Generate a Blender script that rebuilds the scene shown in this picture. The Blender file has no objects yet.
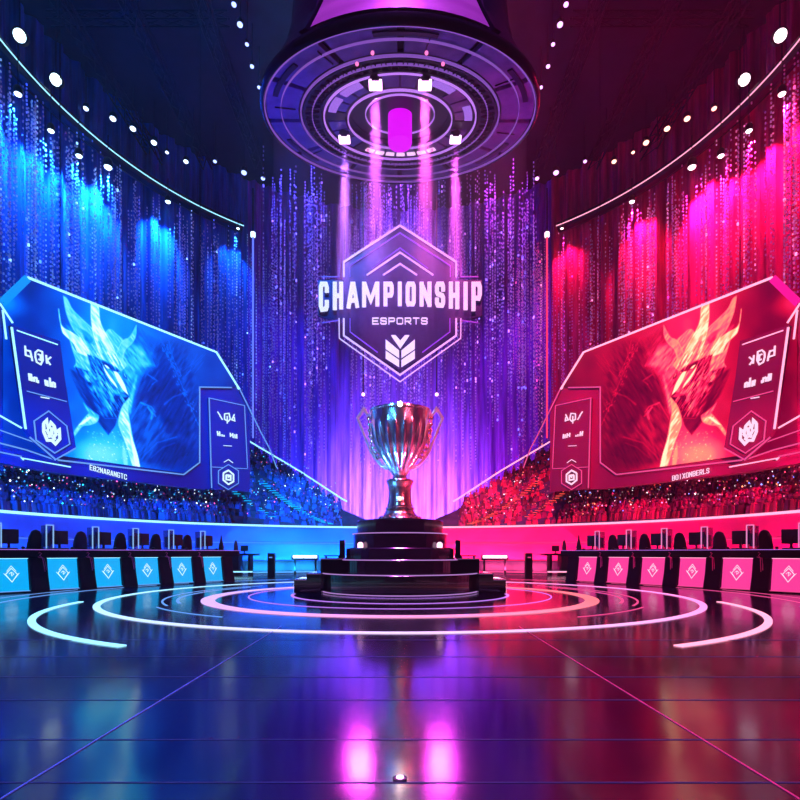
import bpy, bmesh, math, random
import numpy as np
from mathutils import Vector, Matrix
random.seed(7); rng = np.random.default_rng(7)
SC = bpy.context.scene
COL = SC.collection
F, CX, YH, EYE = 540.0, 400.0, 553.0, 1.0
PI = math.pi

# ------------------------------------------------------------------ helpers
def lin(c):
    c = c/255.0
    return c/12.92 if c <= 0.04045 else ((c+0.055)/1.055)**2.4
def rgb(r, g, b): return (lin(r), lin(g), lin(b))
def ray(px, py): return Vector(((px-CX)/F, 1.0, (YH-py)/F))
EYEV = Vector((0, 0, EYE))
def at(px, py, Z): return EYEV + ray(px, py)*Z

def mat(name, base=(0.5,0.5,0.5), rough=0.5, metal=0.0, emit=None, estr=1.0, sample=True, alpha=None, coat=0.0, spec=0.5):
    m = bpy.data.materials.new(name); m.use_nodes = True
    b = m.node_tree.nodes['Principled BSDF']
    b.inputs['Base Color'].default_value = (*base, 1)
    b.inputs['Roughness'].default_value = rough
    b.inputs['Metallic'].default_value = metal
    b.inputs['Specular IOR Level'].default_value = spec
    b.inputs['Coat Weight'].default_value = coat
    if emit:
        b.inputs['Emission Color'].default_value = (*emit, 1)
        b.inputs['Emission Strength'].default_value = estr
    if alpha is not None: b.inputs['Alpha'].default_value = alpha
    if not sample: m.cycles.emission_sampling = 'NONE'
    return m

def attr_mat(name, strength=1.0, sample=False, base=(0.01,0.01,0.012), rough=0.5):
    m = mat(name, base, rough)
    nt = m.node_tree; b = nt.nodes['Principled BSDF']
    a = nt.nodes.new('ShaderNodeAttribute'); a.attribute_name = 'col'
    nt.links.new(a.outputs['Color'], b.inputs['Emission Color'])
    b.inputs['Emission Strength'].default_value = strength
    if not sample: m.cycles.emission_sampling = 'NONE'
    return m

def noisy(m, c1, c2, scale=8.0, detail=4.0, stretch=(1,1,1), rough=None, bump=0.0):
    nt = m.node_tree; b = nt.nodes['Principled BSDF']
    tc = nt.nodes.new('ShaderNodeTexCoord'); mp = nt.nodes.new('ShaderNodeMapping')
    mp.inputs['Scale'].default_value = stretch
    n = nt.nodes.new('ShaderNodeTexNoise'); n.inputs['Scale'].default_value = scale; n.inputs['Detail'].default_value = detail
    r = nt.nodes.new('ShaderNodeValToRGB')
    r.color_ramp.elements[0].position = 0.3; r.color_ramp.elements[1].position = 0.7
    r.color_ramp.elements[0].color = (*c1, 1); r.color_ramp.elements[1].color = (*c2, 1)
    L = nt.links.new
    L(tc.outputs['Object'], mp.inputs['Vector']); L(mp.outputs['Vector'], n.inputs['Vector'])
    L(n.outputs['Fac'], r.inputs['Fac']); L(r.outputs['Color'], b.inputs['Base Color'])
    if rough:
        mr = nt.nodes.new('ShaderNodeMapRange'); mr.inputs['To Min'].default_value = rough[0]; mr.inputs['To Max'].default_value = rough[1]
        L(n.outputs['Fac'], mr.inputs['Value']); L(mr.outputs['Result'], b.inputs['Roughness'])
    if bump:
        bp = nt.nodes.new('ShaderNodeBump'); bp.inputs['Strength'].default_value = bump; bp.inputs['Distance'].default_value = 0.02
        L(n.outputs['Fac'], bp.inputs['Height']); L(bp.outputs['Normal'], b.inputs['Normal'])
    return m

class MB:
    """collects shapes into one mesh"""
    def __init__(s): s.bm = bmesh.new()
    def verts(s, pts): return [s.bm.verts.new(p) for p in pts]
    def face(s, vs):
        try: return s.bm.faces.new(vs)
        except ValueError: return None
    def prism(s, pts, vec):
        vec = Vector(vec); a = s.verts(pts); b = s.verts([Vector(p)+vec for p in pts])
        s.face(a); s.face(b[::-1]); n = len(a)
        for i in range(n): s.face([a[i], a[(i+1) % n], b[(i+1) % n], b[i]])
        return s
    def box(s, c, size, rot=None, bev=0.0):
        bm2 = bmesh.new(); bmesh.ops.create_cube(bm2, size=1.0)
        bmesh.ops.scale(bm2, vec=size, verts=bm2.verts)
        if bev: bmesh.ops.bevel(bm2, geom=bm2.edges[:], offset=bev, segments=2, affect='EDGES', profile=0.6)
        M = Matrix.Translation(c) @ (rot.to_4x4() if rot else Matrix())
        s._merge(bm2, M); return s
    def _merge(s, bm2, M):
        mp = {}
        for v in bm2.verts: mp[v] = s.bm.verts.new(M @ v.co)
        for f in bm2.faces: s.face([mp[v] for v in f.verts])
        bm2.free()
    def sphere(s, c, r, sc=(1,1,1), seg=16, ring=10):
        bm2 = bmesh.new(); bmesh.ops.create_uvsphere(bm2, u_segments=seg, v_segments=ring, radius=r)
        s._merge(bm2, Matrix.Translation(c) @ Matrix.Diagonal((*sc, 1))); return s
    def lathe(s, prof, seg=48, M=None, a0=0.0, a1=2*PI, caps=True, flute=None):
        full = abs(a1-a0-2*PI) < 1e-6; rings = []
        n = seg if full else seg+1
        for (r, z) in prof:
            row = []
            for i in range(n):
                a = a0+(a1-a0)*i/seg
                rr = r*(flute(a, z) if flute else 1)
                p = Vector((rr*math.cos(a), rr*math.sin(a), z))
                row.append(s.bm.verts.new(M @ p if M else p))
            rings.append(row)
        for k in range(len(rings)-1):
            for i in range(seg):
                j = (i+1) % n
                s.face([rings[k][i], rings[k][j], rings[k+1][j], rings[k+1][i]])
        if full and caps:
            s.face(rings[0][::-1]); s.face(rings[-1])
        return s
    def ring(s, r0, r1, z0, z1, seg=96, M=None, a0=0.0, a1=2*PI):
        """solid annulus or annular sector"""
        full = abs(a1-a0-2*PI) < 1e-6; n = seg if full else seg+1; rows = []
        for (r, z) in ((r0,z0),(r1,z0),(r1,z1),(r0,z1)):
            row = []
            for i in range(n):
                a = a0+(a1-a0)*i/seg; p = Vector((r*math.cos(a), r*math.sin(a), z))
                row.append(s.bm.verts.new(M @ p if M else p))
            rows.append(row)
        for k in range(4):
            A, B = rows[k], rows[(k+1) % 4]
            for i in range(seg):
                j = (i+1) % n; s.face([A[i], A[j], B[j], B[i]])
        if not full:
            s.face([rows[k][0] for k in range(4)]); s.face([rows[k][-1] for k in (3,2,1,0)])
        return s
    def tube(s, pts, r, seg=8, closed=False):
        pts = [Vector(p) for p in pts]; n = len(pts); rings = []
        rad = r if isinstance(r, (list, tuple)) else [r]*n
        for i, p in enumerate(pts):
            if closed: t = pts[(i+1) % n]-pts[i-1]
            else: t = pts[min(i+1, n-1)]-pts[max(i-1, 0)]
            t.normalize()
            up = Vector((0,0,1)) if abs(t.z) < 0.9 else Vector((0,1,0))
            a = t.cross(up).normalized(); b = t.cross(a).normalized()
            rings.append(s.verts([p+(a*math.cos(2*PI*k/seg)+b*math.sin(2*PI*k/seg))*rad[i] for k in range(seg)]))
        for i in range(n if closed else n-1):
            A, B = rings[i], rings[(i+1) % n]
            for k in range(seg): s.face([A[k], A[(k+1) % seg], B[(k+1) % seg], B[k]])
        if not closed: s.face(rings[0][::-1]); s.face(rings[-1])
        return s
    def ribbon(s, pts, nrm, width, thick=0.02, closed=False, cap=False):
        """flat bar of given width lying in the plane with normal nrm, mitred"""
        pts = [Vector(p) for p in pts]; nrm = Vector(nrm).normalized(); n = len(pts)
        if cap and not closed:
            d0 = (pts[0]-pts[1]).normalized(); d1 = (pts[-1]-pts[-2]).normalized()
            pts[0] = pts[0]+d0*width*0.5; pts[-1] = pts[-1]+d1*width*0.5
        rows = []
        for i in range(n):
            w = width[i] if isinstance(width, (list, tuple)) else width
            din = (pts[i]-pts[i-1]) if (i > 0 or closed) else (pts[1]-pts[0])
            dout = (pts[(i+1) % n]-pts[i]) if (i < n-1 or closed) else din
            din = din.normalized(); dout = dout.normalized()
            a = nrm.cross(din); b = nrm.cross(dout); m = (a+b)
            if m.length < 1e-5: m = a.copy()
            m.normalize(); k = max(0.45, m.dot(a))
            off = m*(w*0.5/k)
            rows.append(s.verts([pts[i]+off, pts[i]-off, pts[i]-off-nrm*thick, pts[i]+off-nrm*thick]))
        for i in range(n if closed else n-1):
            A, B = rows[i], rows[(i+1) % n]
            for k in range(4): s.face([A[k], A[(k+1) % 4], B[(k+1) % 4], B[k]])
        if not closed: s.face(rows[0][::-1]); s.face(rows[-1])
        return s
    def build(s, name, m, parent=None, smooth=False, bevel=0.0):
        bmesh.ops.recalc_face_normals(s.bm, faces=s.bm.faces[:])
        me = bpy.data.meshes.new(name); s.bm.to_mesh(me); s.bm.free()
        o = bpy.data.objects.new(name, me); COL.objects.link(o)
        if m: me.materials.append(m)
        if smooth:
            for p in me.polygons: p.use_smooth = True
            me.set_sharp_from_angle(angle=math.radians(35))
        if bevel:
            md = o.modifiers.new('edge', 'BEVEL'); md.width = bevel; md.segments = 2; md.limit_method = 'ANGLE'
        if parent:
            o.parent = parent
            o.matrix_parent_inverse = Matrix.Translation(-Vector(parent.location)) if parent.get('_w') else Matrix()
        return o

def tag(o, label, cat, group=None, kind=None):
    if label: o['label'] = label
    if cat: o['category'] = cat
    if group: o['group'] = group
    if kind: o['kind'] = kind
    return o
def thing(name, label, cat, loc=(0,0,0), group=None, rz=0.0, world=False):
    """an Empty at the base of a thing; world=True: its parts are given in world coordinates"""
    o = bpy.data.objects.new(name, None); COL.objects.link(o)
    o.location = loc; o.rotation_euler = (0,0,rz); o.empty_display_size = 0.1
    if world: o['_w'] = 1
    return tag(o, label, cat, group)
def structure(o): o['kind'] = 'structure'; return o
def copy_tree(o, parent=None):
    c = o.copy(); COL.objects.link(c)
    if parent: c.parent = parent
    for ch in list(o.children): copy_tree(ch, c)
    return c
def mesh_np(name, V, faces, m, col=None, parent=None):
    me = bpy.data.meshes.new(name)
    me.from_pydata(V.tolist() if isinstance(V, np.ndarray) else V, [], faces.tolist() if isinstance(faces, np.ndarray) else faces)
    if col is not None:
        at_ = me.color_attributes.new('col', 'FLOAT_COLOR', 'POINT')
        c4 = np.ones((len(V), 4), dtype=np.float32); c4[:, :3] = col
        at_.data.foreach_set('color', c4.ravel())
    me.materials.append(m)
    o = bpy.data.objects.new(name, me); COL.objects.link(o)
    if parent:
        o.parent = parent
        o.matrix_parent_inverse = Matrix.Translation(-Vector(parent.location)) if parent.get('_w') else Matrix()
    return o
CUBE_V = np.array([[-1,-1,-1],[1,-1,-1],[1,1,-1],[-1,1,-1],[-1,-1,1],[1,-1,1],[1,1,1],[-1,1,1]], float)*0.5
CUBE_F = np.array([[0,3,2,1],[4,5,6,7],[0,1,5,4],[1,2,6,5],[2,3,7,6],[3,0,4,7]])
OCT_V = np.array([[1,0,0],[-1,0,0],[0,1,0],[0,-1,0],[0,0,1],[0,0,-1]], float)
OCT_F = np.array([[0,2,4],[2,1,4],[1,3,4],[3,0,4],[2,0,5],[1,2,5],[3,1,5],[0,3,5]])
def many(cent, size, BV, BF):
    n = len(cent); V = cent[:, None, :]+BV[None]*size[:, None, :]
    Fc = BF[None]+(np.arange(n)*len(BV))[:, None, None]
    return V.reshape(-1, 3), Fc.reshape(-1, BF.shape[1])

TORSO_V = CUBE_V.copy(); TORSO_V[4:, 0] *= .62; TORSO_V[4:, 1] *= .7
def _head():
    bm = bmesh.new(); bmesh.ops.create_icosphere(bm, subdivisions=1, radius=1); bm.verts.ensure_lookup_table()
    v = np.array([x.co[:] for x in bm.verts]); f = np.array([[q.index for q in x.verts] for x in bm.faces]); bm.free(); return v, f
HEAD_V, HEAD_F = _head()
class Plane:
    """a plane seen by pixel: P(px,py,off) = point on it, lifted off metres towards the stage"""
    def __init__(s, o, n): s.o = Vector(o); s.n = Vector(n).normalized()
    def P(s, px, py, off=0.0):
        d = ray(px, py); o = s.o+s.n*off
        return EYEV + d*((o-EYEV).dot(s.n)/d.dot(s.n))

# strokes of block letters on a unit cell
G = {
 'C': [[(1,.74),(1,.88),(.84,1),(.16,1),(0,.88),(0,.12),(.16,0),(.84,0),(1,.12),(1,.26)]],
 'H': [[(0,0),(0,1)],[(1,0),(1,1)],[(0,.5),(1,.5)]],
 'A': [[(0,0),(.42,1),(.58,1),(1,0)],[(.17,.25),(.83,.25)]],
 'M': [[(0,0),(0,1)],[(1,0),(1,1)],[(.08,.95),(.5,.2),(.92,.95)]],
 'P': [[(0,0),(0,1)],[(0,1),(.84,1),(1,.88),(1,.57),(.84,.44),(0,.44)]],
 'I': [[(.5,0),(.5,1)]],
 'O': [[(.16,0),(0,.12),(0,.88),(.16,1),(.84,1),(1,.88),(1,.12),(.84,0),(.16,0)]],
 'N': [[(0,0),(0,1)],[(1,0),(1,1)],[(.05,.95),(.95,.05)]],
 'S': [[(1,.76),(1,.88),(.84,1),(.16,1),(0,.88),(0,.64),(.16,.53),(.84,.47),(1,.36),(1,.12),(.84,0),(.16,0),(0,.12),(0,.24)]],
 'E': [[(1,1),(0,1),(0,0),(1,0)],[(0,.5),(.85,.5)]],
 'R': [[(0,0),(0,1)],[(0,1),(.84,1),(1,.88),(1,.57),(.84,.44),(0,.44)],[(.45,.44),(1,0)]],
 'T': [[(0,1),(1,1)],[(.5,0),(.5,1)]],
 'B': [[(0,0),(0,1),(.8,1),(1,.88),(1,.6),(.8,.5),(0,.5)],[(.8,.5),(1,.4),(1,.12),(.8,0),(0,0)]],
 '8': [[(.2,.5),(0,.6),(0,.9),(.2,1),(.8,1),(1,.9),(1,.6),(.8,.5),(.2,.5),(0,.4),(0,.1),(.2,0),(.8,0),(1,.1),(1,.4),(.8,.5)]],
 '2': [[(0,.85),(.2,1),(.8,1),(1,.88),(1,.6),(0,.1),(0,0),(1,0)]],
 'G': [[(1,.8),(1,.88),(.84,1),(.16,1),(0,.88),(0,.12),(.16,0),(.84,0),(1,.12),(1,.45),(.6,.45)]],
 'D': [[(0,0),(0,1),(.75,1),(1,.85),(1,.15),(.75,0),(0,0)]],
 'U': [[(0,1),(0,.12),(.16,0),(.84,0),(1,.12),(1,1)]],
 'X': [[(0,0),(1,1)],[(0,1),(1,0)]],
 'L': [[(0,1),(0,0),(1,0)]],
 'F': [[(1,1),(0,1),(0,0)],[(0,.5),(.8,.5)]],
 'K': [[(0,0),(0,1)],[(1,1),(.1,.5),(1,0)]],
}
def letter(mb, ch, fn, nrm, width, thick=0.01):
    """fn(u,v) -> world point"""
    for st in G[ch]: mb.ribbon([fn(u, v) for u, v in st], nrm, width, thick, cap=True)

# ------------------------------------------------------------------ palettes
BLU = dict(
  s=-1, word='blue', neon=mat('neon_ice', (0,0,0), .4, emit=rgb(150,225,255), estr=1.6),
  thin=mat('neon_thin_blue', (0,0,0), .4, emit=rgb(110,170,255), estr=.9, sample=False),
  mark=mat('mark_ice', (0,0,0), .4, emit=rgb(205,238,255), estr=1.25, sample=False),
  panel=mat('desk_panel_blue', (0,0,0), .3, emit=rgb(0,165,238), estr=1.15),
  curtain=noisy(mat('curtain_blue', rough=.8), (.012,.05,.28), (.05,.2,.9), 1.2, 3, (3,3,.25)),
  frame=mat('screen_frame_blue', rgb(10,34,120), .5), plate=mat('score_plate_blue', rgb(10,30,110), .5, emit=rgb(2,9,58), estr=.7, sample=False),
  beam=(.008,.25,1.0), wash=(.005,.19,1.0), lamp=rgb(200,235,255),
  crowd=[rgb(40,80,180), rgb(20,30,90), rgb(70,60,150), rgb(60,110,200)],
  phones=[rgb(120,200,255), rgb(60,140,255), rgb(220,240,255), rgb(255,90,160), rgb(40,200,255), rgb(30,90,230)],
  aisle=rgb(0,190,255), bead=[rgb(70,140,255), rgb(50,95,255), rgb(130,190,255)],
  stops=[(0,(2,8,70)),(.25,(0,40,170)),(.45,(0,88,232)),(.6,(0,140,248)),(.75,(45,195,250)),(.9,(125,228,250)),(1,(215,250,255))])
RED = dict(
  s=1, word='pink', neon=mat('neon_rose', (0,0,0), .4, emit=rgb(255,160,195), estr=1.6),
  thin=mat('neon_thin_pink', (0,0,0), .4, emit=rgb(255,80,150), estr=.9, sample=False),
  mark=mat('mark_rose', (0,0,0), .4, emit=rgb(255,205,230), estr=1.25, sample=False),
  panel=mat('desk_panel_pink', (0,0,0), .3, emit=rgb(245,60,150), estr=1.1),
  curtain=noisy(mat('curtain_red', rough=.8), (.28,.012,.06), (.9,.05,.2), 1.2, 3, (3,3,.25)),
  frame=mat('screen_frame_red', rgb(115,12,66), .5), plate=mat('score_plate_red', rgb(90,8,50), .5, emit=rgb(38,2,32), estr=.7, sample=False),
  beam=(1.0,.015,.30), wash=(1.0,.012,.24), lamp=rgb(255,215,230),
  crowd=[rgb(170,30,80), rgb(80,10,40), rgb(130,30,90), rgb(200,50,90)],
  phones=[rgb(255,120,170), rgb(255,60,100), rgb(255,220,230), rgb(120,130,255), rgb(255,130,90), rgb(220,20,90)],
  aisle=rgb(255,80,70), bead=[rgb(255,70,140), rgb(225,45,170), rgb(255,130,180)],
  stops=[(0,(42,0,26)),(.25,(118,0,38)),(.45,(200,8,52)),(.6,(236,28,84)),(.75,(250,84,108)),(.9,(255,160,112)),(1,(255,228,185))])
SIDES = (BLU, RED)
BLU['para'] = noisy(mat('parapet_blue', rough=.45), (.03,.12,.55), (.05,.2,.8), .7)
RED['para'] = noisy(mat('parapet_red', rough=.45), (.55,.03,.15), (.8,.05,.25), .7)

M_black = mat('black_satin', rgb(10,10,18), .35)
M_gloss = mat('black_gloss', rgb(8,8,14), .12, coat=.5)
M_truss = mat('truss_dark', rgb(22,20,34), .45, .7)
M_desk = noisy(mat('desk_dark', rgb(12,12,24), .5, spec=.15), rgb(9,9,18), rgb(16,16,30), 20)
M_screen = mat('dead_screen', rgb(8,9,20), .15)
M_chair = mat('chair_leather', rgb(16,15,26), .4)
M_cable = mat('cable_sleeve', rgb(230,90,150), .5)
M_keys = mat('key_caps', rgb(120,140,200), .45)
M_glass = mat('case_glass', rgb(60,60,120), .1, alpha=.45)
M_violet = mat('neon_violet', (0,0,0), .4, emit=rgb(200,130,255), estr=1.0, sample=False)
M_white = mat('neon_white', (0,0,0), .4, emit=rgb(235,225,255), estr=1.3)
M_hot = mat('lamp_magenta', (0,0,0), .4, emit=rgb(255,190,255), estr=4.0)

# ------------------------------------------------------------------ the hall
WC, WR, WT = 21.5, 17.1, 22.0              # wall circle centre (y), radius, top
def floor_mat():
    m = mat('stage_floor', rgb(7,8,20), .16, spec=.5); m.node_tree.nodes['Principled BSDF'].inputs['IOR'].default_value = 2.3
    nt = m.node_tree; b = nt.nodes['Principled BSDF']; L = nt.links.new
    tc = nt.nodes.new('ShaderNodeTexCoord')
    n = nt.nodes.new('ShaderNodeTexNoise'); n.inputs['Scale'].default_value = .9; n.inputs['Detail'].default_value = 6
    mp = nt.nodes.new('ShaderNodeMapping'); mp.inputs['Scale'].default_value = (2.2,.5,1)
    L(tc.outputs['Object'], mp.inputs['Vector']); L(mp.outputs['Vector'], n.inputs['Vector'])
    mr = nt.nodes.new('ShaderNodeMapRange'); mr.inputs['To Min'].default_value = .07; mr.inputs['To Max'].default_value = .2
    L(n.outputs['Fac'], mr.inputs['Value']); L(mr.outputs['Result'], b.inputs['Roughness'])
    r = nt.nodes.new('ShaderNodeValToRGB')
    r.color_ramp.elements[0].color = (*rgb(10,10,34),1); r.color_ramp.elements[1].color = (*rgb(24,24,58),1)
    L(n.outputs['Fac'], r.inputs['Fac']); L(r.outputs['Color'], b.inputs['Base Color'])
    n2 = nt.nodes.new('ShaderNodeTexNoise'); n2.inputs['Scale'].default_value = 3.0; n2.inputs['Detail'].default_value = 3
    L(tc.outputs['Object'], n2.inputs['Vector'])
    bp = nt.nodes.new('ShaderNodeBump'); bp.inputs['Strength'].default_value = .05; bp.inputs['Distance'].default_value = .02
    L(n2.outputs['Fac'], bp.inputs['Height']); L(bp.outputs['Normal'], b.inputs['Normal'])
    return m
structure(MB().prism([(-24,-3,0),(24,-3,0),(24,42,0),(-24,42,0)], (0,0,-.3)).build('floor', floor_mat()))
structure(MB().prism([(-24,-3,25.6),(24,-3,25.6),(24,42,25.6),(-24,42,25.6)], (0,0,.3)).build('ceiling', noisy(mat('ceiling_dark', rough=.9), rgb(16,15,30), rgb(28,26,48), 1.5)))

def arc_pt(th, r, z): return Vector((r*math.sin(th), WC+r*math.cos(th), z))   # th: 0 = straight back, + = right
def wall(name, t0, t1, m, r=WR, z0=0.0, z1=WT+3.5, folds=0.16, wl=1.1):
    n = int(abs(t1-t0)*r/0.12); mb = MB(); rows = []
    for i in range(n+1):
        th = t0+(t1-t0)*i/n
        rr = r+folds*math.sin(th*r/wl*2*PI)+folds*.5*math.sin(th*r/wl*2*PI*2.3+1)
        rows.append(mb.verts([arc_pt(th, rr, z0), arc_pt(th, rr, z1), arc_pt(th, r+.6, z1), arc_pt(th, r+.6, z0)]))
    for i in range(n):
        for k in range(4): mb.face([rows[i][k], rows[i][(k+1) % 4], rows[i+1][(k+1) % 4], rows[i+1][k]])
    mb.face(rows[0]); mb.face(rows[-1][::-1])
    return structure(mb.build(name, m, smooth=False))
M_back = noisy(mat('curtain_violet', rough=.8), (.1,.03,.4), (.38,.12,.95), 1.2, 3, (3,3,.25))
wall('wall_left', -2.3, -.62, BLU['curtain'])
wall('wall_right', .62, 2.3, RED['curtain'])
wall('wall_back', -.62, .62, M_back)

# dark fascia band above the curtains
for P in SIDES:
    s = P['s']; mb = MB(); pts = [arc_pt(s*t, WR-.5, WT-.15) for t in np.linspace(.66, 2.2, 60)]
    mb.tube(pts, .32, 8)
    structure(mb.build('trim_1' if s < 0 else 'trim_2', M_truss))
    tr = thing('curtain_light_rail', f"{P['word']} neon line along the top edge of the {'blue' if s<0 else 'red'} curtain wall", 'light rail', arc_pt(s*1.0, WR-1, WT-.4), world=True)
    MB().tube([arc_pt(s*t, WR-.95, WT-.25) for t in np.linspace(.66, 2.2, 70)], .03, 6).build('light_tube', P['neon'], tr)
    MB().tube([arc_pt(s*t, WR-.85, WT-.05) for t in np.linspace(.66, 2.2, 70)], .05, 6).build('rail', M_truss, tr)

# LED bead strings
def strings(name, pts_top, zfun, P_beads, label, mult, size=(.045,.045,.085), bright=.06):
    C_, S_, K_ = [], [], []
    for (x, y, ztop, zbot, lum) in pts_top:
        z = ztop; sp = random.choice([.17,.2,.24,.3]); base = P_beads[random.randrange(len(P_beads))]
        ph = random.random()*6; fr = random.uniform(.4,1.2)
        while z > zbot:
            f = (z-zbot)/(ztop-zbot+1e-6)
            on = .5+.5*math.sin(z*fr+ph)
            l = lum*mult*(.15+.85*on)*random.uniform(.3,1.1)
            if random.random() < .84:
                k = 1.0; c = base
                if random.random() < bright*.12: k = 1.5; l = 2.6*mult
                C_.append((x+random.uniform(-.012,.012), y, z)); S_.append((size[0]*k, size[1]*k, size[2]*(k*.7+.3)*random.uniform(.6,1.15)))
                K_.append((c[0]*l, c[1]*l, c[2]*l))
            z -= sp
    V, Fc = many(np.array(C_), np.array(S_), CUBE_V, CUBE_F)
    o = mesh_np(name, V, Fc, M_bead, np.repeat(np.array(K_), 8, axis=0))
    return tag(o, label, 'light curtain', kind='stuff')
M_bead = attr_mat('led_bead', 1.0, base=(.6,.55,.8))
for P in SIDES:
    s = P['s']; tops = []
    for k in range(95):
        th = random.uniform(.48, 1.55)
        for q in range(random.choice([1,1,2,3])):
            t2 = th+q*.011; p = arc_pt(s*t2, WR-.75-random.random()*.3, 0)
            zb = random.uniform(5,15); tops.append((p.x, p.y, WT-.6-random.random()*2.5, zb, random.choice([.2,.4,.7,1.5])))
    strings('led_string_curtain', tops, None, P['bead'], f"strings of small {P['word']} lights hanging down the {'blue' if s<0 else 'red'} curtain wall", .85)
tops = []
for k in range(150):
    x = random.uniform(-7.6, 7.6); y = 31.5-(x*x)*.02+random.uniform(-.5,.5)
    for q in range(random.choice([1,1,2])):
        f = (x+7.6)/15.2; tops.append((x+q*.16, y, 23.5-random.random()*4, random.uniform(5.5,14), random.choice([.25,.4,.7,1.0])))
strings('led_string_curtain', tops, None, [rgb(120,110,255), rgb(90,90,255), rgb(170,110,255), rgb(200,120,255)], 'strings of small violet lights hanging behind the trophy and the sign', .8, size=(.05,.05,.09), bright=.25)

# vertical neon columns beside the violet curtain
for P in SIDES:
    s = P['s']; px = CX+s*147
    a = at(px, 237, 31); t = thing('neon_column', f"thin vertical {P['word'].replace('pink','red')} neon tube beside the violet light curtain", 'neon tube', (a.x, a.y, 7.6), world=True)
    MB().tube([(a.x, a.y, 7.6), (a.x, a.y, a.z)], .05, 8).build('tube', mat('neon_column_'+P['word'], (0,0,0), emit=rgb(90,110,255) if s<0 else rgb(255,50,90), estr=1.6), t)
    MB().lathe([(.05,a.z),(.14,a.z+.02),(.14,a.z+.25),(.05,a.z+.3)], 12, Matrix.Translation((a.x,a.y,0))).build('lamp_head', mat('column_head_'+P['word'], (0,0,0), emit=P['lamp'], estr=2.5, sample=False), t)
    MB().box((a.x,a.y,a.z+1.5),(.06,.06,2.6)).build('hanger', M_truss, t)

# ------------------------------------------------------------------ grandstands
PC, PR, PH = 15.15, 12.85, 2.3             # parapet circle centre, radius, top
def parapet_at(px, dr=0.0):
    k = (px-CX)/F; A = k*k+1; B = -2*PC; Cc = PC*PC-(PR+dr)**2
    Z = (-B+math.sqrt(B*B-4*A*Cc))/(2*A); return k*Z, Z
OFFS = [(-90,122),(0,122),(100,122),(190,114),(245,105),(300,72),(345,42),(372,31),(399,26)]
M_riser = noisy(mat('stand_steps', rough=.7), rgb(40,42,70), rgb(70,72,110), 2)
M_kick = mat('parapet_kick', rgb(14,14,40), .4)
M_para = noisy(mat('parapet_face', rough=.45), (.35,.4,.7), (.5,.55,.8), .7)
def stand_row(px):
    off = np.interp(px, [o[0] for o in OFFS], [o[1] for o in OFFS])
    x0, Z0 = parapet_at(px, .25); d = max(.15, (off*Z0/F-1.3)/(.8-off/F))
    return Vector((x0, Z0, PH-.25)), Vector((x0*(Z0+d)/Z0, Z0+d, max(PH-.2, EYE+off*(Z0+d)/F)))
M_crowd = attr_mat('crowd', 0.0); 
def crowd_mat():
    m = bpy.data.materials.new('spectators'); m.use_nodes = True; nt = m.node_tree; b = nt.nodes['Principled BSDF']
    a = nt.nodes.new('ShaderNodeAttribute'); a.attribute_name = 'col'; nt.links.new(a.outputs['Color'], b.inputs['Base Color']); b.inputs['Roughness'].default_value = .7
    return m
M_crowd = crowd_mat(); M_phone = attr_mat('phone_light', 1.0)
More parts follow.
